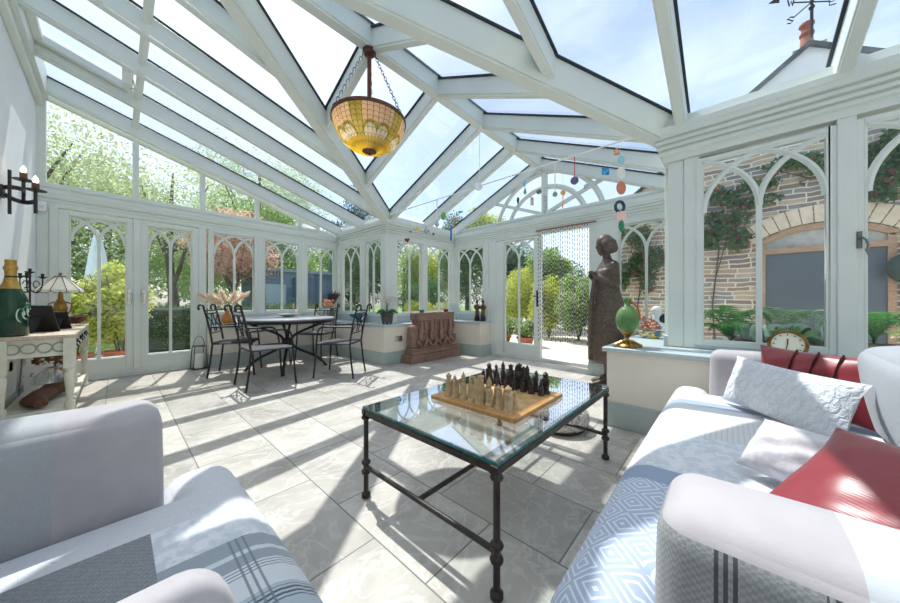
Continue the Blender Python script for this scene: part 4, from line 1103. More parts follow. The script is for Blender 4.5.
for (x, y, z, lo) in ((.1, .1, .1, -.05), (.175, -.03, .0, -.15)):
    m = MB(); m.tube([(x,y,z+.05),(x,y,lo)], .011, 8); m.build('rod', IRON, o)
    m = MB(); m.lathe([(.012,z+.03),(.06,z+.042),(.063,z+.047),(.012,z+.042)], (x,y,0), 20); m.build('drip_pan', IRON, o)
    m = MB(); m.lathe([(.021,z+.043),(.021,z+.105),(.0001,z+.105)], (x,y,0), 16); c = m.build('candle_sleeve', M('brown_sleeve', srgb(112,72,56), rough=.6), o)
    m = MB(); m.lathe([(.0001,z+.103),(.014,z+.112),(.018,z+.13),(.01,z+.155),(.0001,z+.17)], (x,y,0), 14); m.build('bulb', BULB, c)
o = thing('alarm_sensor', 'small white alarm sensor box on the post left of the garden doors', 'sensor', (-.585, YB-.045, 2.13))
m = MB(); m.bb((-.035, -.05, -.06), (.035, .012, .06)); m.build('casing', WHITEP, o, bevel=.01)
m = MB(); m.bb((-.018, -.054, -.03), (.018, -.048, .01)); m.build('lens', M('frosted_lens', srgb(214,220,220), rough=.3), o)

# ------------------------------------------------------------------ bronze statue of a woman
def statue():
    o = thing('bronze_statue', 'life size bronze statue of a woman in a long wrap, hands at her chest', 'statue', (4.13, 1.12, 0), radians(130))
    n = 24; m = MB()
    def E(z, a, b, cx=0, cy=0, fl=0):
        return [(cx + a*cos(q)*(1+fl*cos(6*q)), cy + b*sin(q)*(1+fl*cos(6*q)), z) for q in [2*pi*i/n for i in range(n)]]
    # wrap
    m.loft([E(.25,.17,.19,.0,0,.03), E(.28,.195,.215,.0,0,.035), E(.4,.195,.215,0,0,.035), E(.65,.185,.21,0,0,.03), E(.9,.18,.205,-.01,0,.02), E(1.0,.172,.195,-.015), E(1.12,.145,.165,-.005), E(1.2,.135,.155,.0), E(1.3,.14,.165,.01), E(1.36,.125,.165,.012), E(1.40,.11,.165,.005)], cap=True)
    m.tube([(.17,.05,1.28),(.2,.03,1.0),(.205,.02,.6),(.21,.03,.28)], [.025,.03,.035,.03], 8)
    dress = len(m.v)
    # torso, neck
    m.loft([E(1.3,.11,.14,.0), E(1.42,.1,.165,-.005), E(1.48,.075,.16,-.012), E(1.515,.055,.10,-.012), E(1.54,.048,.055,-.008), E(1.62,.045,.048,.012)])
    # head, face and bobbed hair, tilted down a little
    hc = Vector((.035, 0, 1.715)); T_ = Matrix.Rotation(.22, 3, 'Y')
    hd = lambda x, y, z: hc + T_ @ Vector((x, y, z))
    m.sph(hc, (.085,.07,.108), 20, 14, T_)
    m.sph(hd(.06,0,-.055), (.035,.045,.045), 12, 8, T_)          # jaw
    m.tube([hd(.083,0,.015), hd(.102,0,-.02), hd(.09,0,-.03)], [.007,.014,.009], 8)   # nose
    for s in (-1, 1):
        m.sph(hd(.072,s*.03,.008), (.01,.014,.008), 8, 6); m.tube([hd(.078,s*.012,.027), hd(.07,s*.045,.024)], .007, 6)
        m.sph(hd(-.005,s*.07,-.005), (.018,.01,.028), 8, 6)
    m.sph(hd(.088,0,-.053), (.01,.022,.006), 8, 6); m.sph(hd(.085,0,-.063), (.01,.018,.006), 8, 6)
    m.sph(hd(-.02,0,.028), (.102,.092,.1), 20, 12, T_)
    for k in range(15):
        a = radians(62 + k*236/14); c_, s_ = cos(a), sin(a)
        m.tube([hd(-.02+.06*c_, .055*s_, .08), hd(-.02+.1*c_, .088*s_, .01), hd(-.025+.102*c_, .092*s_, -.09), hd(-.02+.088*c_, .08*s_, -.125)], [.02,.03,.03,.014], 8)
    # arms: upper arm down, forearm folded up to the breast, hands together
    for s in (-1, 1):
        sh = Vector((-.015, s*.165, 1.455)); el = Vector((-.03, s*.2, 1.19)); wr = Vector((.155, s*.075, 1.31)); 
        m.tube([sh+Vector((0,-s*.03,.01)), sh, sh*.6+el*.4, el*.9+sh*.1, el], [.045,.052,.046,.04,.036], 12)
        m.tube([el, el*.7+wr*.3, wr*.8+el*.2, wr], [.037,.038,.029,.024], 12)
        pm_ = wr + Vector((.035, -s*.022, .045))
        m.sph((wr+pm_)/2 + Vector((.005,0,.005)), (.024,.026,.042), 10, 8)
        for f in range(4):
            b0 = pm_ + Vector((.01-.012*f, -s*.004, .014-.004*f)); L_ = [.034,.038,.036,.028][f]
            m.tube([b0, b0+Vector((.012,-s*.024,L_*.5)), b0+Vector((-.006,-s*.042,L_*.62))], [.009,.0085,.006], 6)
        m.tube([wr+Vector((-.005,-s*.02,.02)), wr+Vector((-.01,-s*.04,.05)), wr+Vector((-.0,-s*.05,.075))], [.011,.009,.007], 6)
    # lower legs and bare feet
    for s in (-1, 1):
        x0 = .02*s
        m.tube([(x0-.01, s*.07, .42), (x0-.02, s*.07, .28), (x0-.02, s*.07, .1), (x0-.02, s*.07, .05)], [.055,.05,.034,.036], 12)
        m.loft([[(x0+cx+0*q, s*.07 + w_*cos(q), max(.004, cz + h_*sin(q))) for q in [2*pi*i/12 for i in range(12)]] for cx, w_, cz, h_ in ((-.07,.02,.025,.02),(-.05,.034,.04,.04),(.0,.036,.05,.05),(.06,.042,.033,.03),(.12,.045,.022,.02),(.165,.036,.015,.013),(.185,.015,.011,.006))])
        for f in range(5): m.sph((x0+.17-.012*f, s*(.07-.03+.016*f), .012), (.018,.009,.009), 8, 5)
    b = m.build('body', [BRONZE, BRONZESMOOTH], o, norm=True)
    rm = b.modifiers.new('remesh', 'REMESH'); rm.mode = 'VOXEL'; rm.voxel_size = .009; rm.use_smooth_shade = True
    sm = b.modifiers.new('smooth', 'CORRECTIVE_SMOOTH'); sm.iterations = 4; sm.use_only_smooth = True
    m = MB(); m.lathe([(.0001,-.0),(.26,0),(.26,.004),(.0001,.004)], n=32)
    return o
statue()

# ------------------------------------------------------------------ right sill ornaments
GGL = M('green_lustre_glass', srgb(168,206,140), srgb(120,176,104), 9, .08, **{'Transmission Weight': .55, 'IOR': 1.3})
o = thing('green_vase', 'green glass pomegranate vase on a gilt foot, end of the right sill', 'vase', (2.79, .6, SZ))
m = MB(); m.lathe([(.014,.105),(.04,.115),(.072,.15),(.086,.2),(.086,.245),(.07,.295),(.04,.325),(.022,.335),(.02,.35),(.026,.372),(.03,.385),(.026,.385),(.016,.35),(.03,.325),(.062,.292),(.078,.24),(.078,.2),(.06,.15),(.03,.12),(.0001,.115)], n=36); m.build('bowl', GGL, o)
m = MB()
for k in range(6):
    a = k*pi/3; c, s = cos(a), sin(a)
    m.add([(.024*c+.013*s,.024*s-.013*c,.375),(.024*c-.013*s,.024*s+.013*c,.375),(.042*c,.042*s,.41)], [(0,1,2)]); m.add([(.022*c+.013*s,.022*s-.013*c,.375),(.022*c-.013*s,.022*s+.013*c,.375),(.042*c,.042*s,.41)], [(0,1,2)])
m.build('crown', GGL, o, weld=False)
m = MB(); m.lathe([(.0001,.03),(.03,.03),(.018,.05),(.012,.075),(.02,.09),(.045,.112),(.05,.125),(.04,.118),(.0001,.11)], n=24)
for k in range(4):
    a = k*pi/2+.5; m.tube(bez((.015*cos(a),.015*sin(a),.045),(.05*cos(a),.05*sin(a),.05),(.07*cos(a),.07*sin(a),.01),(.105*cos(a),.105*sin(a),.012), 8), [.014,.016,.016,.014,.014,.016,.016,.014,.012], 8, flat=.7)
m.lathe([(.0001,.012),(.075,.012),(.06,.028),(.0001,.036)], n=20); m.build('gilt_foot', BRASS, o)
m = MB(); m.tube(bez((.0,-.03,.36),(.0,-.075,.35),(.02,-.09,.3),(.015,-.088,.22), 10), .007, 8); m.sph((0,-.035,.36), .014, 8, 6)
R_ = Matrix.Rotation(-.35, 4, 'Z'); m.v = [tuple(R_ @ Vector(p)) for p in m.v]; m.build('gilt_spray', M('copper_gilt', srgb(190,110,66), rough=.35, metal=.7), o)
o = thing('flower_basket', 'small china basket of painted flowers behind the green vase', 'ornament', (3.66, .585, SZ))
m = MB(); m.lathe([(.0001,0),(.07,0),(.1,.03),(.105,.07),(.095,.075),(.0001,.06)], n=24); m.build('basket', M('painted_china', srgb(232,206,90), srgb(96,120,170), 20, .25, contrast=(.5,.54)), o)
m = MB()
for k in range(34):
    a = k*2.4; r = .09*sqrt((k+.5)/34); m.sph((r*cos(a), r*sin(a), .09+.09*(1-r/.09)+.02*random.random()), .022, 8, 6)
for q in (0, 1): m.tube([(0,0,.12),(.03-.09*q,.05,.2),(.05-.12*q,.06,.21)], [.02,.018,.012], 8)
m.build('flowers', M('china_petals', srgb(206,140,110), srgb(120,90,80), 30, .3, contrast=(.4,.6)), o)
o = thing('bird_figurine', 'white china bird with a black wing beside the right corner post', 'figurine', (4.42, .6, SZ), 2.4)
m = MB(); n = 18; E2 = lambda z, a, b, c: [(c+a*cos(2*pi*i/n), b*sin(2*pi*i/n), z) for i in range(n)]
m.loft([E2(0,.08,.07,0), E2(.05,.1,.085,0), E2(.14,.095,.08,.0), E2(.2,.07,.06,.02), E2(.25,.05,.045,.035)]); m.sph((.05,0,.27), (.06,.05,.05), 14, 10); m.tube([(.1,0,.27),(.14,0,.26)], [.014,.003], 8); m.build('body', WHITEGLZ, o)
m = MB()
for s in (-1, 1): m.sph((-.005,s*.062,.17), (.075,.034,.06), 14, 8, Matrix.Rotation(.5, 3, 'Y'))
m.build('wing', M('black_glaze', srgb(46,50,54), rough=.2), o, 'black wing')
o = thing('mantel_clock', 'round brass clock with a cream dial on the sill behind the sofa', 'clock', (2.93, -.285, SZ), -pi/2-.1)
R_ = Matrix.Rotation(pi/2, 3, 'X')
m = MB(); m.lathe([(.0001,-.03),(.07,-.03),(.088,-.02),(.09,.0),(.092,.02),(.086,.032),(.074,.03),(.074,.02),(.0001,.02)], (0,0,.093), 40, R=R_); m.bb((-.06,-.03,0),(.06,.03,.014)); m.build('case', BRASS, o)
m = MB(); m.lathe([(.0001,.021),(.074,.021),(.074,.0225),(.0001,.0225)], (0,0,.093), 40, R=R_); d = m.build('dial', M('cream_dial', srgb(238,232,212), rough=.4), o)
m = MB()
for k in range(12):
    a = k*pi/6; c, s = cos(a), sin(a); m.beam((.056*s,-.0235,.093+.056*c), (.067*s,-.0235,.093+.067*c), .004, .002, up=(0,1,0))
m.beam((0,-.025,.093),(.0,-.025,.093+.036), .006, .002, up=(0,1,0)); m.beam((0,-.026,.093),(-.01,-.026,.093-.05), .004, .002, up=(0,1,0)); m.build('hands', BLACK, d)

# ------------------------------------------------------------------ bead curtain in the bay doorway
o = thing('bead_curtain', 'bead curtain of dark and clear beads hanging in the bay doorway', 'bead curtain', (4.79, 1.9, 2.15))
m = MB(); m.tube([(0,-.46,.045),(0,.5,.045)], .013, 10); m.build('rod', M('brown_bamboo', srgb(140,100,72), rough=.6), o)
BEADD = M('dark_bead', srgb(70,74,82), rough=.25); BEADC = M('clear_bead', srgb(240,242,242), rough=.2); 
m = MB(); rb = random.Random(3)
for k in range(22):
    y = -.335 + k*.0377; z = .03 - rb.random()*.04
    m.tube([(0,y,.04),(0,y,-1.78)], .0034, 5, mi=1)
    while z > -1.78:
        h = .016 + .016*rb.random(); r = .0047
        m.lathe([(.0008,-h),(r*.9,-h*.7),(r,0),(r*.9,h*.7),(.0008,h)], (0,y,z), 6, mi=0); z -= 2*h + .012 + .014*rb.random()
s_ = m.build('strands', [BEADD, BEADC], o, norm=False); s_['kind'] = 'stuff'

# ------------------------------------------------------------------ pendant lamp
RZ = APX.z - .012 - .17 - .02
o = thing('pendant_lamp', 'leaded glass bowl pendant lamp hanging on chains from the roof ridge', 'pendant lamp', (1.52, YM, 0))
COPPER = M('brown_bronze', srgb(110,66,56), srgb(90,52,44), 16, .5, .4)
m = MB(); m.lathe([(.0001,RZ-.045),(.025,RZ-.045),(.045,RZ-.04),(.05,RZ-.025),(.048,RZ-.018),(.058,RZ-.012),(.058,RZ+.004),(.0001,RZ+.004)], n=28); m.build('ceiling_rose', COPPER, o)
m = MB(); m.tube([(0,0,RZ-.03),(0,0,2.36)], .019, 12); m.build('rod', COPPER, o)
RIMZ, RR = 2.60, .315
for k in range(3):
    a = .9 + k*2*pi/3
    p0 = Vector((.045*cos(a), .045*sin(a), RZ-.03)); p1 = Vector((RR*cos(a), RR*sin(a), RIMZ+.01)); L_ = (p1-p0).length; nl = int(L_/.034)
    m = MB(); d = (p1-p0).normalized(); s1 = d.cross(Vector((0,0,1))).normalized(); s2 = s1.cross(d)
    for i in range(nl):
        c = p0 + (p1-p0)*(i+.5)/nl; sd = s1 if i % 2 else s2
        m.tube([c + d*.023*cos(q) + sd*.011*sin(q) for q in [j*pi/5 for j in range(10)]], .0028, 5, True)
    m.build('chain', M('old_chain', srgb(88,84,80), rough=.5, metal=.5), o)
def leaded():
    t = NT('leaded_amber_glass'); v = t.obj(); sp = t.n('SeparateXYZ', {0: v}); x, y, z = sp.outputs
    th = t.math('ARCTAN2', y, x); q = t.math('FRACT', t.math('MULTIPLY', t.math('ADD', th, pi), 5/(2*pi)))    # five motifs round
    u = t.math('ABSOLUTE', t.math('SUBTRACT', q, .5))           # 0 at motif centre
    hgt = t.math('MULTIPLY', t.math('SUBTRACT', z, 2.33), 1/.27)  # 0 bottom .. 1 rim
    pk = t.ramp(t.noise(v, 9, 3), [(.35, srgb(246,222,192)), (.65, srgb(252,238,216))])
    yl = t.ramp(t.noise(v, 8, 3), [(.35, srgb(206,194,84)), (.65, srgb(232,222,140))])
    fan = t.math('LESS_THAN', u, t.math('ADD', .13, t.math('MULTIPLY', hgt, .02)))
    low = t.math('LESS_THAN', hgt, .2)
    dd = t.math('ADD', t.math('POWER', t.math('MULTIPLY', t.math('SUBTRACT', u, .32), 3.6), 2.0), t.math('POWER', t.math('MULTIPLY', t.math('SUBTRACT', hgt, .2), 2.6), 2.0))
    ring = t.math('MULTIPLY', t.math('LESS_THAN', dd, .75), t.math('GREATER_THAN', dd, .42))
    wht = t.math('LESS_THAN', dd, .42)
    c = t.mix(fan, pk, yl); c = t.mix(wht, c, srgb(244,240,224)); c = t.mix(ring, c, srgb(200,192,90)); c = t.mix(low, c, srgb(226,206,96))
    zz = t.math('MULTIPLY', t.math('ABSOLUTE', t.math('SUBTRACT', t.math('FRACT', t.math('MULTIPLY', th, 40/(2*pi))), .5)), .14)
    rows = t.math('LESS_THAN', t.math('FRACT', t.math('ADD', t.math('MULTIPLY', hgt, 8.0), t.math('MULTIPLY', zz, 5.0))), .07)
    cols = t.math('LESS_THAN', t.math('FRACT', t.math('MULTIPLY', t.math('ADD', th, pi), 40/(2*pi))), .07)
    ln = t.math('MAXIMUM', rows, cols)
    c = t.mix(t.math('MULTIPLY', ln, .95), c, srgb(80,62,46))
    d = t.n('BsdfDiffuse', {'Color': c}).outputs[0]; tl = t.n('BsdfTranslucent', {'Color': c}).outputs[0]; gl = t.n('BsdfGlossy', {'Color': (1,1,1,1), 'Roughness': .1}).outputs[0]
    mx = t.n('MixShader', {0: .8, 1: d, 2: tl}); mx = t.n('MixShader', {0: .05, 1: mx.outputs[0], 2: gl})
    t.t.links.new(mx.outputs[0], t.out.inputs[0]); return t.mat
prof = [(.05, 2.335), (.1,2.345), (.17,2.37), (.235,2.42), (.28,2.485), (.305,2.55), (.315, RIMZ)]
m = MB(); m.lathe(prof, n=60); m.f = [f for f in m.f if len(f) == 4]; m.m = m.m[:len(m.f)]
m.lathe([(r-.005, z+.003) for r, z in prof], n=60); keep = [i for i, f in enumerate(m.f) if len(f) == 4]; m.f = [m.f[i] for i in keep]; m.m = [m.m[i] for i in keep]
m.build('glass_bowl', leaded(), o)
pl = bpy.data.lights.new('pendant_fill', 'POINT'); po = bpy.data.objects.new('pendant_fill', pl); COL.objects.link(po); po.parent = o; po.location = (0, .1, 2.52); pl.energy = 2.2; pl.color = (1, .88, .7); pl.shadow_soft_size = .05  # added fill light inside the bowl to brighten its glass, not a lit bulb
m = MB(); m.lathe([(RR-.012,RIMZ-.012),(RR+.008,RIMZ-.012),(RR+.008,RIMZ+.014),(RR-.012,RIMZ+.014),(RR-.012,RIMZ-.012)], n=60); m.build('rim', COPPER, o)
m = MB(); m.lathe([(.0001,2.30),(.01,2.305),(.012,2.318),(.04,2.322),(.062,2.334),(.06,2.344),(.0001,2.346)], n=28); m.build('finial', COPPER, o)

# ------------------------------------------------------------------ tie rod and hanging ornaments
TRZ, TRX = 2.475, 3.12
o = thing('tie_rod', 'thin white tie rod spanning the bay under the roof with ornaments hung from it', 'tie rod', (TRX, YM, TRZ))
m = MB(); m.tube([(0, YD-YM-.12, 0), (0, YR-YM+.06, 0)], .0075, 8); m.build('rod', WHITEP, o)
m = MB(); m.tube([(0,-.02,0),(0,-.02,RZ-TRZ+.03)], .004, 6); m.build('hanger', WHITEP, o)
m = MB(); m.lathe([(.0001,-.012),(.05,-.012),(.055,0),(.05,.012),(.0001,.012)], n=24, R=Matrix.Rotation(.85,3,'Z') @ Matrix.Rotation(pi/2,3,'Y')); m.build('coupling_disc', WHITEP, o)
for s in (1, -1):
    m = MB(); y = (YD-YM-.14) if s > 0 else (YR-YM+.1); m.tube([(0,y,0),(0,y-s*.1,0)], .014, 8); m.build('end_sleeve', WHITEP, o)
CRYS = M('cut_crystal', srgb(216,226,230), rough=.05, **{'Transmission Weight': .6}); THREAD = M('thread', srgb(214,218,220), rough=.8)
cmat = lambda nm_, c, **k: M(nm_, srgb(*c), rough=.25, **k)
GR = cmat('green_glass', (110,170,90)); DK = cmat('smoky_glass', (60,74,70)); BL = cmat('blue_glass', (30,130,200)); TN = cmat('tan_shell', (196,164,120)); PU = cmat('amethyst_glass', (110,90,140)); ORN = cmat('orange_agate', (236,170,90)); PK = cmat('pink_agate', (236,200,190)); RD = cmat('dark_red_heart', (128,40,54)); YW = cmat('yellow_star', (232,206,96)); RIBW = cmat('white_ribbon', (236,236,232)); RIBR = cmat('red_ribbon', (206,60,70)); RIBB = cmat('blue_ribbon', (40,100,190)); PBL = cmat('pale_blue_glass', (150,206,226)); TQ = cmat('turquoise_glass', (90,196,206)); COR = cmat('coral_agate', (214,130,100)); NVY = cmat('navy_ring', (36,60,86)); EMR = cmat('emerald_tassel', (30,130,90))
def ornament(name, label, cat, y, z, build, mat, ribbon=None, rw=.0014, dx=0):
    o = thing(name, label, cat, (TRX+dx, y, z))
    if dx == 0:
        m = MB(); m.tube([(0,0,.02),(0,0,TRZ-z-.009)], rw, 6, flat=.35 if rw > .003 else 1); m.build('ribbon' if ribbon else 'thread', ribbon or THREAD, o)
    m = MB(); build(m); m.v = [tuple(Vector(q)*.8) for q in m.v]; m.build('charm', mat, o)
    return o
SPIN = Matrix.Rotation(radians(42), 3, 'Z')
def disc(r, th, hz=1.0): return lambda m: m.lathe([(.0001,-th),(r*.8,-th),(r,0),(r*.8,th),(.0001,th)], n=18, sx=hz, R=SPIN @ Matrix.Rotation(pi/2, 3, 'Y'))
def drop(r): return lambda m: m.lathe([(.0001,-r*1.2),(r*.8,-r*.6),(r,0),(r*.6,r*.8),(.001,r*1.6)], n=8)
def ball(r): return lambda m: m.sph((0,0,0), r, 10, 7)
def plate(w, h, th=.004): return lambda m: m.box((0,0,0), (th, w, h), radians(42))
def star(m):
    p = [(0, (.055 if i % 2 == 0 else .026)*sin(i*pi/5), (.055 if i % 2 == 0 else .026)*cos(i*pi/5)) for i in range(10)]
    m.prism([SPIN @ Vector(q) for q in p], SPIN @ Vector((.012,0,0)))
def heart(m):
    p = [(0, .0032*16*sin(t_)**3, .0032*(13*cos(t_)-5*cos(2*t_)-2*cos(3*t_)-cos(4*t_))) for t_ in [2*pi*i/24 for i in range(24)]]
    m.prism([SPIN @ Vector(q) for q in p], SPIN @ Vector((.016,0,0)))
ornament('heart_charm', 'dark red heart on a long thread, leftmost thing on the tie rod', 'hanging ornament', 3.768, 1.985, heart, RD)
ornament('bead_charm', 'tiny blue bead hanging between the red heart and yellow star', 'hanging ornament', 3.68, 2.1, disc(.03,.012,.5), cmat('royal_blue_bead', (50,90,180)))
ornament('star_charm', 'yellow star hanging to the right of the red heart', 'hanging ornament', 3.53, 2.12, star, YW)
ornament('crystal_charm', 'triangular clear crystal hanging low to the right of the yellow star', 'hanging ornament', 3.31, 2.06, drop(.06), CRYS)
ornament('bead_charm', 'small dark bead hanging just above the bay window head', 'hanging ornament', 3.17, 1.99, ball(.022), DK)
ornament('crystal_charm', 'clear crystal drop on a white ribbon left of the green oval', 'hanging ornament', 3.097, 2.12, drop(.045), CRYS, RIBW, .011)
ornament('oval_charm', 'green glass oval hanging left of the blue ribbon', 'hanging ornament', 2.968, 2.21, disc(.045,.008,1.6), GR)
ornament('ribbon_charm', 'long blue ribbon hanging down the bay corner', 'hanging ornament', 2.825, 1.95, plate(.028,.26,.003), RIBB)
def crl(m):
    for i in range(5): m.sph((0,.006*(i%2),.08-.04*i), (.014,.014,.022), 8, 6)
ornament('coral_charm', 'coral coloured bead string hanging beside the blue ribbon', 'hanging ornament', 2.77, 2.11, crl, COR)
ornament('fish_charm', 'turquoise glass fish hanging right of the coral beads', 'hanging ornament', 2.662, 2.21, lambda m: (m.sph((0,0,0), (.008,.035,.02), 12, 8, SPIN), m.box((.02,-.03,0), (.006,.02,.03), radians(42))), TQ)
def feather(m): m.lathe([(.0001,.05),(.02,.03),(.022,0),(.012,-.04),(.003,-.06),(.002,-.13),(.0001,-.14)], n=10, sx=.5)
ornament('feather_charm', 'dark smoky drop with a thin tail, left in the fan window', 'hanging ornament', 1.785, 2.17, feather, DK)
o = ornament('butterfly_charm', 'pale blue and green glass butterfly, leftmost in the fan window', 'hanging ornament', 1.696, 2.33, lambda m: (m.sph((0,0,.02), (.01,.02,.05), 10, 7, SPIN), m.sph((0,.02,0), (.008,.02,.035), 10, 7, SPIN)), PBL)
m = MB(); m.lathe([(.001,-.03),(.02,-.09),(.012,-.11),(.0001,-.115)], n=8); m.build('drop', GR, o)
ornament('shell_charm', 'tan shell strip hanging left of the gable post', 'hanging ornament', 1.61, 2.115, lambda m: (m.box((0,-.012,0), (.006,.02,.11), radians(42)), m.box((0,.014,.015), (.006,.016,.12), radians(42))), TN)
ornament('prism_charm', 'dark green crystal prism hanging close to the gable post', 'hanging ornament', 1.527, 2.205, lambda m: m.sph((0,0,0), (.03,.04,.035), 6, 4), cmat('bottle_green_crystal', (96,120,110)))
def ladder(m):
    for i in range(5): m.box((0,0,.09-.048*i), (.004,.045,.042), radians(42))
ornament('glass_ladder', 'strip of five square clear panes hanging in front of the gable post', 'hanging ornament', 1.455, 2.06, ladder, CRYS)
ornament('crystal_charm', 'faceted crystal ball on a wide white ribbon, right of the gable post', 'hanging ornament', 1.347, 2.135, lambda m: m.sph((0,0,0), .034, 7, 5), cmat('grey_crystal', (150,160,164)), RIBW, .011)
ornament('agate_charm', 'orange agate disc with a long orange tail', 'hanging ornament', 1.262, 2.13, lambda m: (m.lathe([(.0001,-.006),(.03,-.006),(.034,0),(.03,.006),(.0001,.006)], n=18, R=SPIN @ Matrix.Rotation(pi/2,3,'Y')), m.tube([(0,0,-.03),(0,.004,-.2)], .006, 6)), ORN)
ornament('glass_ball', 'purple glass ball on a red ribbon, under the bay roof', 'hanging ornament', 1.144, 2.225, lambda m: m.sph((0,0,0), .05, 12, 9), PU, RIBR, .011)
ornament('glass_ball', 'small clear glass ball left of the blue glass square', 'hanging ornament', 1.028, 2.135, lambda m: m.sph((0,0,0), .032, 12, 9), CRYS)
ornament('glass_square', 'bright blue patterned glass square hanging near the big corner post', 'hanging ornament', .856, 2.235, plate(.085,.085,.006), M('blue_mosaic', srgb(20,110,180), srgb(90,190,230), 40, .2))
ornament('angel_charm', 'small pink angel hanging right under the tie rod', 'hanging ornament', .76, 2.395, lambda m: (m.lathe([(.0001,-.04),(.035,-.035),(.012,.01),(.0001,.015)], n=10), m.sph((0,0,.028), .014, 8, 6), m.sph((0,.0,.0), (.01,.045,.016), 8, 6, SPIN)), cmat('pink_angel', (226,164,140)))
o = thing('shell_string', 'long string of agate slices and shells hanging before the rose window', 'hanging ornament', (TRX, .735, 1.8))
m = MB(); m.tube([(0,0,.666),(0,0,-.02)], .0014, 5); m.build('thread', THREAD, o)
for lab, mat, dz, r, hz in (('pale blue glass drop', PBL, .5, .03, 1.3), ('white agate slice', RIBW, .38, .042, 1.35), ('coral agate slice', COR, .245, .045, 1.4), ('navy agate ring', NVY, .075, .046, 1.1), ('pink agate slice', PK, -.015, .05, 1.1), ('emerald tassel', EMR, -.1, .026, 2.2)):
    m = MB(); rr = Matrix.Rotation(pi/2, 3, 'Y'); yo = .012*(1 if dz*100 % 2 > 1 else -1)
    if 'ring' in lab: m.tube([Vector((0,0,dz)) + SPIN @ Vector((0, r*.85*cos(q), r*1.0*sin(q))) for q in [2*pi*i/18 for i in range(18)]], .014, 8, True)
    else: m.lathe([(.0001,-.005),(r*.9,-.005),(r,0),(r*.9,.005),(.0001,.005)], (0,yo,dz), 16, hz, 1, SPIN @ rr)
    tag(m.build('slice' if 'tassel' not in lab else 'tassel', mat, o), lab)
LEAFN, LEAFS = 2.6, .55
# ------------------------------------------------------------------ the garden
m = MB(); m.bb((-40, -20, -.3), (60, 70, -.035)); struct('ground', m, GRAVEL, 'pale gravel terrace and drive around the conservatory', 'ground', smooth=False)
m = MB(); m.bb((-40, 9.6, -.1), (60, 70, -.02)); struct('ground', m, LAWN, 'garden lawn beyond the clipped hedge and shed', 'lawn', smooth=False)
def leafmesh(name, blobs, n, size, mat, parent, seed=1, inner=.55, aspect=1.7, droop=0):
    r = np.random.default_rng(seed); n = int(n*LEAFN); size = size*LEAFS
    wts = np.array([b[1][0]*b[1][1]*b[1][2] for b in blobs], float)**.75; wts /= wts.sum()
    pick = r.choice(len(blobs), n, p=wts)
    C = np.array([b[0] for b in blobs], float)[pick]; R = np.array([b[1] for b in blobs], float)[pick]
    d = r.normal(size=(n, 3)); d /= np.linalg.norm(d, axis=1)[:, None]
    rad = (inner**3 + (1-inner**3)*r.random(n))**(1/3) * (.86 + .28*r.random(n))
    P = C + d*R*rad[:, None]
    a = r.normal(size=(n, 3)); a[:, 2] -= droop; a /= np.linalg.norm(a, axis=1)[:, None]
    q = r.normal(size=(n, 3)); b = np.cross(a, q); b /= np.linalg.norm(b, axis=1)[:, None]
    s = size*(.6+.8*r.random(n))[:, None]
    V = np.stack([P - a*s*aspect*.5, P + b*s*.5, P + a*s*aspect*.5, P - b*s*.5], 1).reshape(-1, 3)
    me = bpy.data.meshes.new(name); me.vertices.add(4*n); me.vertices.foreach_set('co', V.ravel())
    me.loops.add(4*n); me.loops.foreach_set('vertex_index', np.arange(4*n)); me.polygons.add(n)
    me.polygons.foreach_set('loop_start', np.arange(0, 4*n, 4)); me.polygons.foreach_set('loop_total', np.full(n, 4))
    me.materials.append(mat); me.update(); me.validate()
    o = bpy.data.objects.new(name, me); COL.objects.link(o)
    if parent: o.parent = parent
    return o
def blobs(rx, ry, rz, zc, k, seed, sub=.55):
    r = random.Random(seed); out = [((0, 0, zc), (rx*.7, ry*.7, rz*.7))]
    for i in range(k):
        a = r.uniform(0, 2*pi); e = r.uniform(-.7, 1); q = sqrt(max(0, 1-e*e*.8))
        out.append(((rx*.6*q*cos(a), ry*.6*q*sin(a), zc + rz*.62*e), (rx*sub*r.uniform(.6,1), ry*sub*r.uniform(.6,1), rz*sub*r.uniform(.6,1))))
    return out
TREEG = 'garden trees beyond the conservatory glass'
def tree(label, x, y, h, cr, n, size, mat, seed, trunk=.14, zlow=.35, droop=0, cat='tree', name='garden_tree', inner=.5, group=TREEG):
    o = thing(name, label, cat, (x, y, -.03), group=group)
    zc = h*(zlow+1)/2; rz = h*(1-zlow)/2
    bl = blobs(cr, cr, rz, zc, 12, seed)
    leafmesh('foliage', bl, n, size, mat, o, seed, inner, droop=droop)
    m = MB(); m.tube([(0,0,0),(.05,.03,h*.2),(-.04,.02,h*.4),(.0,.0,zc),(.05,0,h*.85)], [trunk,trunk*.85,trunk*.7,trunk*.45,trunk*.15], 10)
    r = random.Random(seed)
    for c, q in bl[1:9]:
        z0 = h*r.uniform(.22,.5); m.tube(bez((0,0,z0), (c[0]*.2,c[1]*.2,z0+.2*h*.3), (c[0]*.7,c[1]*.7,c[2]-.1*h), c, 7), [trunk*.5*(1-i/8.5) for i in range(8)], 6)
    m.build('trunk', BARK, o)
    return o
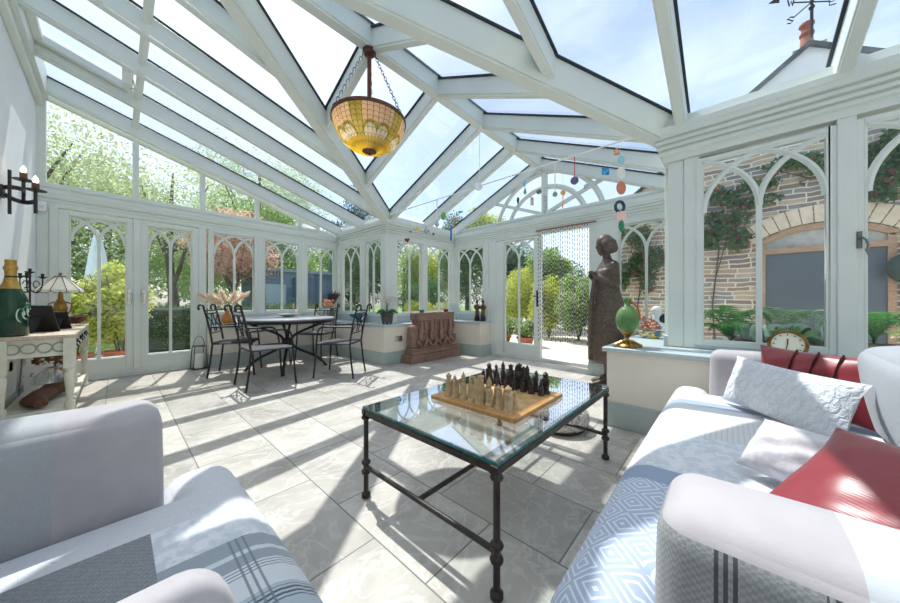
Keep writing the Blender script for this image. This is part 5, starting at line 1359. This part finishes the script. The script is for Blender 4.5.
def shrub(label, x, y, rx, ry, h, n, size, mat, seed, flowers=None, nf=0, fs=.05, cat='shrub', name='garden_shrub', z0=-.03, zl=0.0):
    o = thing(name, label, cat, (x, y, z0))
    bl = blobs(rx, ry, (h-zl)/2, (h+zl)/2, 9, seed, .6)
    leafmesh('foliage', bl, n, size, mat, o, seed, .4)
    m = MB()
    for k in range(5):
        a = k*1.3; m.tube([(0,0,0),(rx*.3*cos(a),ry*.3*sin(a),h*.4),(rx*.5*cos(a),ry*.5*sin(a),h*.7)], [.02,.014,.006], 6)
    m.build('stem', BARK, o)
    if flowers: leafmesh('flower_heads', bl, nf, fs, flowers, o, seed+50, .9, 1.0)
    return o
# trees beyond the back wall
tree('tall pale willow beyond the garden doors, its limbs crossing the clerestory', -1.6, 11.6, 5.8, 2.4, 4200, .085, LEAF_PALE, 3, .16, .25, 1.2, inner=.35)
tree('pale leafy tree with a leaning limb right of the willow', 1.2, 13.2, 6.1, 2.2, 3600, .085, LEAF_PALE, 5, .14, .3, .5, inner=.35)
tree('light green tree behind the clipped hedge, in line with the lantern', -.2, 15.5, 5.4, 2.6, 7000, .12, LEAF_MID, 8, .15, .1)
tree('russet leaved tree in front of the blue shed', 2.35, 10.6, 3.7, 1.15, 4200, .09, LEAF_RED, 11, .07, .38)
tree('tall grey green tree behind the blue shed, seen through the roof glass', 4.6, 16.5, 9.2, 3.2, 6500, .11, LEAF_PALE, 14, .2, .25, inner=.4)
tree('mid green tree between the russet tree and the shed', 3.6, 13.6, 5.2, 1.9, 6000, .11, LEAF_MID, 17, .12, .2)
tree('tall dark conifer outside the alcove windows', 8.0, 12.6, 6.2, 1.8, 8000, .1, LEAF_BLUE, 20, .14, .06)
tree('bushy dark tree close outside the alcove windows', 6.4, 10.4, 3.9, 1.25, 6000, .09, LEAF_DARK, 23, .1, .06)
tree('distant pale tree in the left bay window', 15, 18.5, 5.6, 2.2, 5000, .14, LEAF_PALE, 26, .14, .2)
tree('distant yellowish tree in the right bay window', 16.5, 16.2, 5.2, 2.1, 5000, .14, LEAF_YEL, 29, .14, .2)
tree('low dark tree at the foot of the bay window view', 13.5, 14.6, 2.6, 1.9, 4500, .11, LEAF_DARK, 31, .1, .04)
tree('dense dark green tree behind the two figurines', 10.6, 8.6, 5.0, 1.5, 8000, .09, LEAF_DARK, 34, .14, .04)
tree('dark tree showing at the left of the bay door glass', 12.6, 7.7, 4.4, 1.2, 6000, .09, LEAF_DARK, 37, .12, .05)
tree('yellow green tree showing in the corner of the fan window', 12.5, 8.9, 5.6, 1.6, 5000, .11, LEAF_YEL, 40, .12, .3)
tree('small light tree rising above the bank behind the bead curtain', 10.4, 4.75, 3.1, .85, 4000, .09, LEAF_MID, 43, .07, .35)
tree('distant dark hedge tree behind the bead curtain', 19, 7.2, 3.3, 2.6, 5000, .13, LEAF_DARK, 46, .1, .03)
tree('tall broad leaf tree far behind the willow', -5.5, 15.5, 5.2, 2.8, 7000, .13, LEAF_MID, 49, .16, .08)
tree('far green tree at the end of the garden, left of the shed', 1.9, 19.5, 6.0, 3.0, 6000, .14, LEAF_MID, 52, .16, .06)
tree('far green tree at the end of the garden, right of the shed', 9.0, 19.5, 5.2, 2.8, 6000, .14, LEAF_MID, 54, .16, .06)
# clipped hedge
o = thing('hedge', 'long clipped box hedge outside the garden doors', 'hedge', (2.6, 8.85, -.03))
m = MB(); m.rbox((0, 0, .45), (4.9, .7, .9), .1, 3, k=8); m.build('hedge_core', M('hedge_shade', srgb(52,70,50), srgb(38,56,42), 20, .95), o)
r_ = np.random.default_rng(4); leafmesh('foliage', [((-2.3+.42*i, 0, .47), (.36, .46, .52)) for i in range(12)], 16000, .045, LEAF_HEDGE, o, 6, .8)
o = thing('garden_shed', 'low blue grey garden shed beyond the hedge', 'shed', (4.2, 11.3, -.03))
SHEDM = M('blue_grey_boards', srgb(84,112,134), srgb(74,100,122), 3, .7, stretch=(.3,.3,6))
m = MB(); m.bb((-1.35,-.6,0),(1.35,.8,2.0)); m.build('wall', SHEDM, o, smooth=False)
m = MB(); m.bb((-1.45,-.72,2.0),(1.45,.92,2.1)); m.build('roof', M('shed_roof', srgb(120,140,150), rough=.7), o, bevel=.01)
m = MB(); m.bb((-.2,-.63,0),(.55,-.6,1.85)); m.build('door', M('shed_door', srgb(64,92,116), rough=.6), o, bevel=.005)
m = MB(); m.bb((-1.1,-.63,.9),(-.45,-.6,1.6)); m.build('window', M('shed_glass', srgb(150,176,190), rough=.15), o, bevel=.005)
o = thing('garden_parasol', 'folded pale blue garden parasol outside the left garden door', 'parasol', (-.22, 8.5, -.03))
m = MB(); m.tube([(0,0,0),(0,0,2.35)], .02, 10); m.build('pole', M('parasol_pole', srgb(210,206,196), rough=.5), o)
m = MB(); n = 24; m.loft([[(r*(1+.18*cos(6*q))*cos(q), r*(1+.18*cos(6*q))*sin(q), z) for q in [2*pi*i/n for i in range(n)]] for r, z in ((.11,.95),(.15,1.1),(.13,1.5),(.09,1.9),(.04,2.25),(.01,2.32))]); m.build('canopy', M('pale_blue_canvas', srgb(212,230,236), srgb(192,216,226), 6, .8), o)
m = MB(); m.lathe([(.0001,0),(.24,0),(.24,.05),(.05,.09),(.0001,.09)], n=24); m.build('base', POTG, o)
def potplant(label, x, y, ph, pr, rx, h, n, size, mat, seed, fl=None, nf=0, name='potted_shrub'):
    o = thing(name, label, 'potted plant', (x, y, -.035))
    m = MB(); m.lathe([(.0001,0),(pr*.7,0),(pr*.95,ph*.85),(pr*1.06,ph*.85),(pr*1.06,ph),(pr*.9,ph),(pr*.85,ph*.85),(.0001,ph*.85)], n=28); m.build('pot', TERRA, o)
    bl = blobs(rx, rx, (h-ph*.8)/2, (h+ph*.8)/2, 9, seed, .6)
    leafmesh('foliage', bl, n, size, mat, o, seed, .3)
    m = MB()
    for k in range(6): a = k*1.05; m.tube([(.03*cos(a),.03*sin(a),ph*.8),(rx*.4*cos(a),rx*.4*sin(a),(h+ph)/2),(rx*.7*cos(a),rx*.7*sin(a),h*.9)], [.01,.008,.004], 5)
    m.build('stem', BARK, o)
    if fl: leafmesh('flower_heads', bl, nf, .05, fl, o, seed+9, .9, 1.0)
potplant('tall yellow green shrub in a terracotta pot outside the left garden door', .06, 7.05, .28, .2, .46, 1.62, 2600, .075, LEAF_YEL, 61, WHITEPETAL, 60)
potplant('tall yellow green shrub in a pot, half hidden behind the console table', -.42, 6.95, .28, .2, .4, 1.5, 2200, .075, LEAF_YEL, 62, LEAF_YEL, 60)
potplant('white flowered plant in a terracotta pot left of the bay door mullion', 6.35, 4.05, .22, .2, .34, .74, 1500, .05, LEAF_MID, 63, WHITEPETAL, 240)
potplant('white flowered plant in a terracotta pot right of the bay door mullion', 6.45, 3.5, .22, .2, .34, .68, 1500, .05, LEAF_MID, 64, WHITEPETAL, 240)
# bushes round the bay
shrub('round pale green bush low in the left bay window', 8.6, 9.6, .65, .65, 1.25, 3500, .06, LEAF_YEL, 71)
shrub('round pale green bush low in the right bay window', 9.3, 8.7, .55, .55, 1.05, 3000, .06, LEAF_PALE, 72)
shrub('orange flowered bush between the two round bushes', 8.3, 8.6, .3, .3, .85, 900, .06, LEAF_MID, 73, leafmat('orange_petal', srgb(226,140,60), srgb(240,186,90), None, .3), 260, .07)
shrub('yellow green bush filling the right of the bay door glass', 9.6, 5.5, 1.0, 1.0, 2.3, 5000, .08, LEAF_YEL, 74)
shrub('light green bush at the left of the bead curtain', 8.5, 3.85, .62, .62, 1.75, 4000, .07, LEAF_YEL, 75)
shrub('white flowering bush in the middle of the bead curtain', 8.35, 2.95, .7, .6, 1.8, 5000, .065, LEAF_MID, 76, WHITEPETAL, 900, .06)
shrub('white flowering bush at the right of the bead curtain', 8.3, 2.05, .75, .6, 1.75, 5000, .065, LEAF_MID, 77, WHITEPETAL, 1000, .06)
shrub('dark low bush behind the flowering bushes', 11.5, 4.0, 1.6, 1.6, 2.0, 4000, .09, LEAF_DARK, 78)

# ------------------------------------------------------------------ the stone house to the right
HX = 7.0
ho = thing('stone_house', 'stone house gable with a grey arched door across the courtyard', 'house', (HX, -.9, -.03))
gz = lambda y: 4.87 - .76*abs(y) 
ZS = 3.42; ys_ = (4.87-ZS)/.76
m = MB(); m.prism([(0,-3.4,0),(0,2.75,0),(0,2.75,gz(2.75)),(0,ys_,ZS),(0,-ys_,ZS),(0,-3.4,gz(3.4))], (.4,0,0)); m.build('wall', STONEWALL, ho, smooth=False)
m = MB(); m.prism([(.005,-ys_,ZS),(.005,ys_,ZS),(.005,0,4.87)], (.39,0,0)); m.build('gable', RENDERW, ho, smooth=False)
for s in (1, -1):
    e = 2.95 if s > 0 else 3.6
    m = MB(); m.prism([(-.05,0,4.86),(-.05,s*e,gz(e)-.01),(-.05,s*e,gz(e)+.06),(-.05,0,4.93)], (3.5,0,0)); m.build('roof', SLATE, ho, smooth=False)
m = MB(); m.bb((.1,-.16,4.6),(.4,.14,4.88)); m.bb((.08,-.18,4.88),(.42,.16,4.92)); m.build('chimney', STONEWALL, ho, smooth=False)
m = MB(); m.lathe([(.0001,5.1),(.085,5.1),(.075,5.2),(.065,5.33),(.08,5.35),(.08,5.38),(.06,5.4),(.06,5.46),(.085,5.5),(.08,5.53),(.0001,5.54)], (.2,.0,-.2), 20); m.build('chimney_pot', M('red_clay', srgb(168,96,76), rough=.8), ho)
DY = -.14   # door centre in the house's own coordinates
yl, yr = .53, -.75
WOODF = M('oak_frame', srgb(190,158,130), srgb(168,136,108), 12, .6, stretch=(1,1,6))
cy_ = (yl+yr)/2; hw = (yl-yr)/2
m = MB(); m.bb((-.03,yr+.05,0),(-.005,yl-.05,1.8)); m.build('door', M('slate_grey_door', srgb(96,108,118), srgb(88,100,110), 3, .55), ho, bevel=.004)
fr = MB()
fr.bb((-.05,yl-.07,0),(-.0,yl,1.95)); fr.bb((-.05,yr,0),(0,yr+.07,1.95)); fr.bb((-.055,yr+.06,1.78),(0,yl-.06,1.86))
R_arc = (hw**2+.2**2)/(2*.2); cz_ = 1.95+.2-R_arc; a_ = math.asin(hw/R_arc)
ap = [(-.025, cy_ + R_arc*sin(a_*(1-2*i/16)), cz_ + R_arc*cos(a_*(1-2*i/16))) for i in range(17)]
for p, q in zip(ap, ap[1:]): fr.beam(p, q, .05, .08, up=(0,0,1))
fr.build('door_frame', WOODF, ho)
m = MB(); m.prism([(-.015,yl-.05,1.84)] + [(-.015,p[1],p[2]) for p in ap[1:-1]] + [(-.015,yr+.05,1.84)], (.01,0,0)); m.build('fanlight', M('pale_fanlight', srgb(196,196,188), srgb(150,158,156), 5, .1), ho, smooth=False)
DRESS = M('dressed_stone', srgb(236,224,202), srgb(220,206,180), 8, .85, bump=.3)
m = MB()
for i in range(13):
    t0 = a_*1.08*(1-2*i/13); t1 = a_*1.08*(1-2*(i+.92)/13); r0, r1 = R_arc+.06, R_arc+.32
    m.prism([(-.03,cy_+r0*sin(t0),cz_+r0*cos(t0)),(-.03,cy_+r1*sin(t0),cz_+r1*cos(t0)),(-.03,cy_+r1*sin(t1),cz_+r1*cos(t1)),(-.03,cy_+r0*sin(t1),cz_+r0*cos(t1))], (.04,0,0))
m.build('door_arch', DRESS, ho, bevel=.006)
def creeper(label, y, z, ry, rz, n, seed, nr, stem=True):
    o = thing('climbing_rose', label, 'climbing plant', (HX-.1, y, -.03))
    r = random.Random(seed)
    bl = [((-.04, r.uniform(-ry,ry), z + r.uniform(-rz,rz)), (.09, ry*.35, rz*.35)) for _ in range(12)]
    leafmesh('foliage', bl, n, .07, LEAF_DARK, o, seed, .2)
    m = MB(); zb = 0 if stem else z-.1
    m.tube([(.08,0,zb),(.08,.05,zb+(z-zb)*.4),(.06,-.04,zb+(z-zb)*.8),(0,ry*.4,z+rz*.6)], [.012,.011,.009,.004], 7); m.tube([(.05,0,zb+(z-zb)*.6),(0,-ry*.5,z),(0,-ry*.8,z+rz*.7)], [.008,.006,.003], 6); m.build('stem', BARK, o)
    if nr: leafmesh('flower_heads', [(b[0], (.12, b[1][1], b[1][2])) for b in bl], nr, .09, ROSE, o, seed+7, .8, 1.0)
creeper('climbing rose with red flowers on the house wall behind the statue', 1.3, 1.85, .42, .6, 1000, 81, 70)
creeper('climbing rose on the house wall left of the arched door', .15, 2.45, .42, .45, 800, 82, 40)
creeper('dark creeper on the house wall above the arched door', -.85, 2.9, .8, .3, 1000, 83, 8, False)
creeper('dark creeper on the house wall at the right edge of the picture', -1.75, 2.75, .35, .5, 900, 84, 8)
o = thing('weather_vane', 'black iron weather vane with letter arms above the house gable', 'weather vane', (HX+.05, -.93, 4.98))
m = MB(); m.tube([(0,0,0),(0,0,1.0)], .018, 8); m.sph((0,0,.45), .035, 10, 8); m.sph((0,0,.62), .028, 10, 8); m.build('pole', BLACKIRON, o)
m = MB()
for a in (0, pi/2): m.tube([(-.26*cos(a+.7),-.26*sin(a+.7),.53),(.26*cos(a+.7),.26*sin(a+.7),.53)], .009, 6)
m.tube([(0,-.35,.8),(0,.35,.8)], .01, 6); m.prism([(0,.33,.74),(0,.33,.86),(0,.45,.8)], (.01,0,0)); m.prism([(0,-.35,.8),(0,-.45,.9),(0,-.25,.9),(0,-.2,.8)], (.01,0,0)); m.build('arrow_arms', BLACKIRON, o)
GL = {'N': [(-1,-1),(-1,1),(1,-1),(1,1)], 'E': [(1,1),(-1,1),(-1,0),(.6,0),(-1,0),(-1,-1),(1,-1)], 'S': [(1,.8),(0,1),(-1,.6),(1,-.5),(0,-1),(-1,-.8)], 'W': [(-1,1),(-.5,-1),(0,.5),(.5,-1),(1,1)]}
for ch_, a in (('N', .7+pi), ('E', .7-pi/2), ('S', .7), ('W', .7+pi/2)):
    m = MB(); c = Vector((.3*cos(a), .3*sin(a), .53)); sd = Vector((.674*0+.3, -.95, 0)).normalized()
    m.tube([c + sd*(.035*u) + Vector((0,0,.05*v)) for u, v in GL[ch_]], .009, 6); m.build('letter', BLACKIRON, o)
# planting bed just outside the big right window
o = thing('stone_planter', 'long pale stone planter just outside the big right window', 'planter', (4.0, -.75, -.035))
m = MB(); m.bb((-.5,-1.3,0),(.6,.75,.6)); m.bb((-.54,-1.34,.6),(.64,.79,.66)); m.build('trough', M('grey_green_stone', srgb(170,178,166), srgb(146,156,146), 6, .9, bump=.3), o, bevel=.01)
m = MB(); m.bb((-.46,-1.26,.655),(.56,.71,.668)); m.build('soil', M('soil', srgb(80,66,52), srgb(58,48,38), 20, .95), o)
PZ = .632
def fern(label, x, y, r, h, mat, seed, nf=11):
    o = thing('fern', label, 'fern', (x, y, PZ)); rr = random.Random(seed); m = MB()
    for k in range(nf):
        a = 2*pi*k/nf + rr.uniform(-.2,.2); q = r*rr.uniform(.75,1.1); hh = h*rr.uniform(.8,1.1)
        pts = bez((0,0,0), (q*.25*cos(a),q*.25*sin(a),hh*.9), (q*.7*cos(a),q*.7*sin(a),hh*1.1), (q*cos(a),q*sin(a),hh*.55), 16)
        m.tube(pts, .004, 4)
        for i in range(2, 17):
            t_ = (pts[i]-pts[i-1]).normalized(); sd = t_.cross(Vector((0,0,1))).normalized(); L_ = .085*sin(pi*min(1,(i+1)/17.5))+.012
            for s in (-1, 1):
                b = pts[i]; e = b + sd*s*L_ + t_*.03 - Vector((0,0,.012)); m.add([b - t_*.009, b + t_*.012, e], [(0,1,2)])
    m.build('fronds', mat, o, norm=False, smooth=False)
FERN1 = leafmat('fern_green', srgb(50,110,50), srgb(84,146,70), None, .35); FERN2 = leafmat('fern_pale', srgb(120,160,120), srgb(164,196,150), None, .35)
fern('deep green fern left of the big window mullion', 4.3, .0, .36, .36, FERN1, 1)
fern('pale green fern right of the big window mullion', 4.42, -.42, .34, .36, FERN2, 2)
fern('dark green fern low in the left corner of the big window', 3.72, -.02, .24, .22, FERN1, 3, 9)
fern('bright fern in front of the grey arched door', 4.5, -.95, .3, .3, FERN1, 4)
def hosta(label, x, y, r, mat, seed, n=9):
    o = thing('hosta', label, 'plant', (x, y, PZ)); rr = random.Random(seed); m = MB()
    for k in range(n):
        a = 2*pi*k/n + rr.uniform(-.2,.2); q = r*rr.uniform(.8,1.1)
        pts = bez((0,0,0),(q*.3*cos(a),q*.3*sin(a),.12),(q*.7*cos(a),q*.7*sin(a),.16),(q*cos(a),q*sin(a),.08), 10)
        m.tube(pts, [.006,.012,.03,.05,.065,.07,.066,.055,.04,.02,.002], 10, flat=.12)
    m.build('leaves', mat, o)
HOST1 = M('glaucous_leaf', srgb(176,200,184), srgb(150,180,160), 8, .5); HOST2 = M('green_hosta_leaf', srgb(70,120,62), srgb(96,144,80), 8, .45)
hosta('large pale leaved plant at the right foot of the big window', 3.82, -.56, .26, HOST1, 5)
hosta('pale leaved plant at the left foot of the big window', 3.68, -.2, .18, HOST1, 6)
hosta('dark green leaved plant just left of the brass clock', 3.66, -.38, .16, HOST2, 7)
o = thing('terracotta_bowl', 'shallow terracotta bowl among the ferns outside the big window', 'bowl', (4.05, -.22, PZ))
m = MB(); m.lathe([(.0001,0),(.1,0),(.17,.09),(.18,.09),(.18,.11),(.155,.11),(.09,.03),(.0001,.03)], n=28); m.build('bowl', TERRA, o)
shrub('white and pink flowering plant low in the right edge window', 3.75, -1.15, .2, .24, .3, 900, .045, LEAF_MID, 91, WHITEPETAL, 330, .05, 'flowering plant', 'flowering_plant', PZ)
o = thing('water_pump', 'black cast iron hand pump with red blooms, in the right edge window', 'pump', (5.2, -1.62, -.035))
m = MB(); m.lathe([(.0001,0),(.12,0),(.12,.04),(.05,.07),(.045,.9),(.07,.93),(.07,1.3),(.085,1.32),(.03,1.38),(.0001,1.42)], n=20); m.build('body', BLACKIRON, o)
m = MB(); m.tube(bez((0,0,1.15),(-.02,.12,1.17),(-.02,.2,1.12),(-.02,.2,1.0), 8), .022, 8); m.build('spout', BLACKIRON, o)
m = MB(); m.tube(bez((0,0,1.36),(0,-.1,1.45),(.0,-.22,1.3),(0,-.24,.95), 10), .014, 8); m.build('lever', BLACKIRON, o)
leafmesh('blooms', [((-.03,.1,1.28),(.08,.12,.06))], 60, .06, ROSE, o, 5, .3, 1.0)
o = thing('hanging_basket', 'dark wall basket hanging on the house wall in the right edge window', 'basket', (HX-.14, -1.72, 1.28))
m = MB(); m.sph((0,0,.16), (.13,.18,.2), 18, 10); m.build('basket', M('dark_green_basket', srgb(70,92,86), srgb(54,72,70), 20, .8, bump=.5), o)
m = MB(); m.tube([(.13,0,.5),(0,0,.52),(0,0,.34)], .008, 6); m.build('bracket', BLACKIRON, o)
# ------------------------------------------------------------------ camera, light
cam = bpy.data.cameras.new('camera'); co = bpy.data.objects.new('camera', cam); COL.objects.link(co)
TH = atan2(278, 305)
co.location = (0, 0, 1.0); co.rotation_euler = (pi/2, 0, TH - pi/2)
cam.sensor_width = 36; cam.lens = 305/900*36; cam.clip_start = .02; cam.clip_end = 400
cam.shift_y = 0.5/900
SC.camera = co
sun = bpy.data.lights.new('sun', 'SUN'); so = bpy.data.objects.new('sun', sun); COL.objects.link(so)
so.rotation_euler = Vector((-.14, -.53, -1)).to_track_quat('-Z', 'Y').to_euler()
sun.energy = SUN_E; sun.angle = radians(.55); sun.color = (1, .965, .91)
w = bpy.data.worlds.new('world'); SC.world = w; w.use_nodes = True
t = w.node_tree; t.nodes.clear()
out = t.nodes.new('ShaderNodeOutputWorld'); bg = t.nodes.new('ShaderNodeBackground'); t.links.new(bg.outputs[0], out.inputs[0])
sky = t.nodes.new('ShaderNodeTexSky'); sky.sky_type = 'NISHITA'; sky.sun_disc = False
sky.sun_elevation = radians(61); sky.sun_rotation = atan2(.14, .53); sky.air_density = 1.0; sky.dust_density = 2.0; sky.ozone_density = 1.5
tc = t.nodes.new('ShaderNodeTexCoord'); nz = t.nodes.new('ShaderNodeTexNoise'); nz.inputs['Scale'].default_value = 2.2; nz.inputs['Detail'].default_value = 7
mp = t.nodes.new('ShaderNodeMapping'); mp.inputs['Scale'].default_value = (1, 1, 2.2)
t.links.new(tc.outputs['Generated'], mp.inputs['Vector']); t.links.new(mp.outputs[0], nz.inputs['Vector'])
rp = t.nodes.new('ShaderNodeValToRGB'); rp.color_ramp.elements[0].position = .35; rp.color_ramp.elements[0].color = (.12,.12,.12,1); rp.color_ramp.elements[1].position = .7; rp.color_ramp.elements[1].color = (.7,.7,.7,1)
t.links.new(nz.outputs[0], rp.inputs[0])
ml = t.nodes.new('ShaderNodeMix'); ml.data_type = 'RGBA'; ml.blend_type = 'MULTIPLY'; ml.inputs[0].default_value = 1
ml.inputs[7].default_value = (SKY_K, SKY_K, SKY_K, 1); t.links.new(sky.outputs[0], ml.inputs[6])
mx = t.nodes.new('ShaderNodeMix'); mx.data_type = 'RGBA'; t.links.new(rp.outputs[0], mx.inputs[0]); t.links.new(ml.outputs[2], mx.inputs[6]); mx.inputs[7].default_value = (.74, .80, .87, 1)
t.links.new(mx.outputs[2], bg.inputs['Color']); bg.inputs['Strength'].default_value = SKY_E
SC.view_settings.view_transform = 'Standard'; SC.view_settings.look = 'None'; SC.view_settings.gamma = 1; SC.view_settings.exposure = EXPO
SC.view_settings.use_curve_mapping = False
SC.cycles.max_bounces = 12; SC.cycles.diffuse_bounces = 5; SC.cycles.glossy_bounces = 4; SC.cycles.transparent_max_bounces = 40; SC.cycles.transmission_bounces = 8
SC.cycles.use_denoising = True; SC.cycles.caustics_reflective = False; SC.cycles.caustics_refractive = False
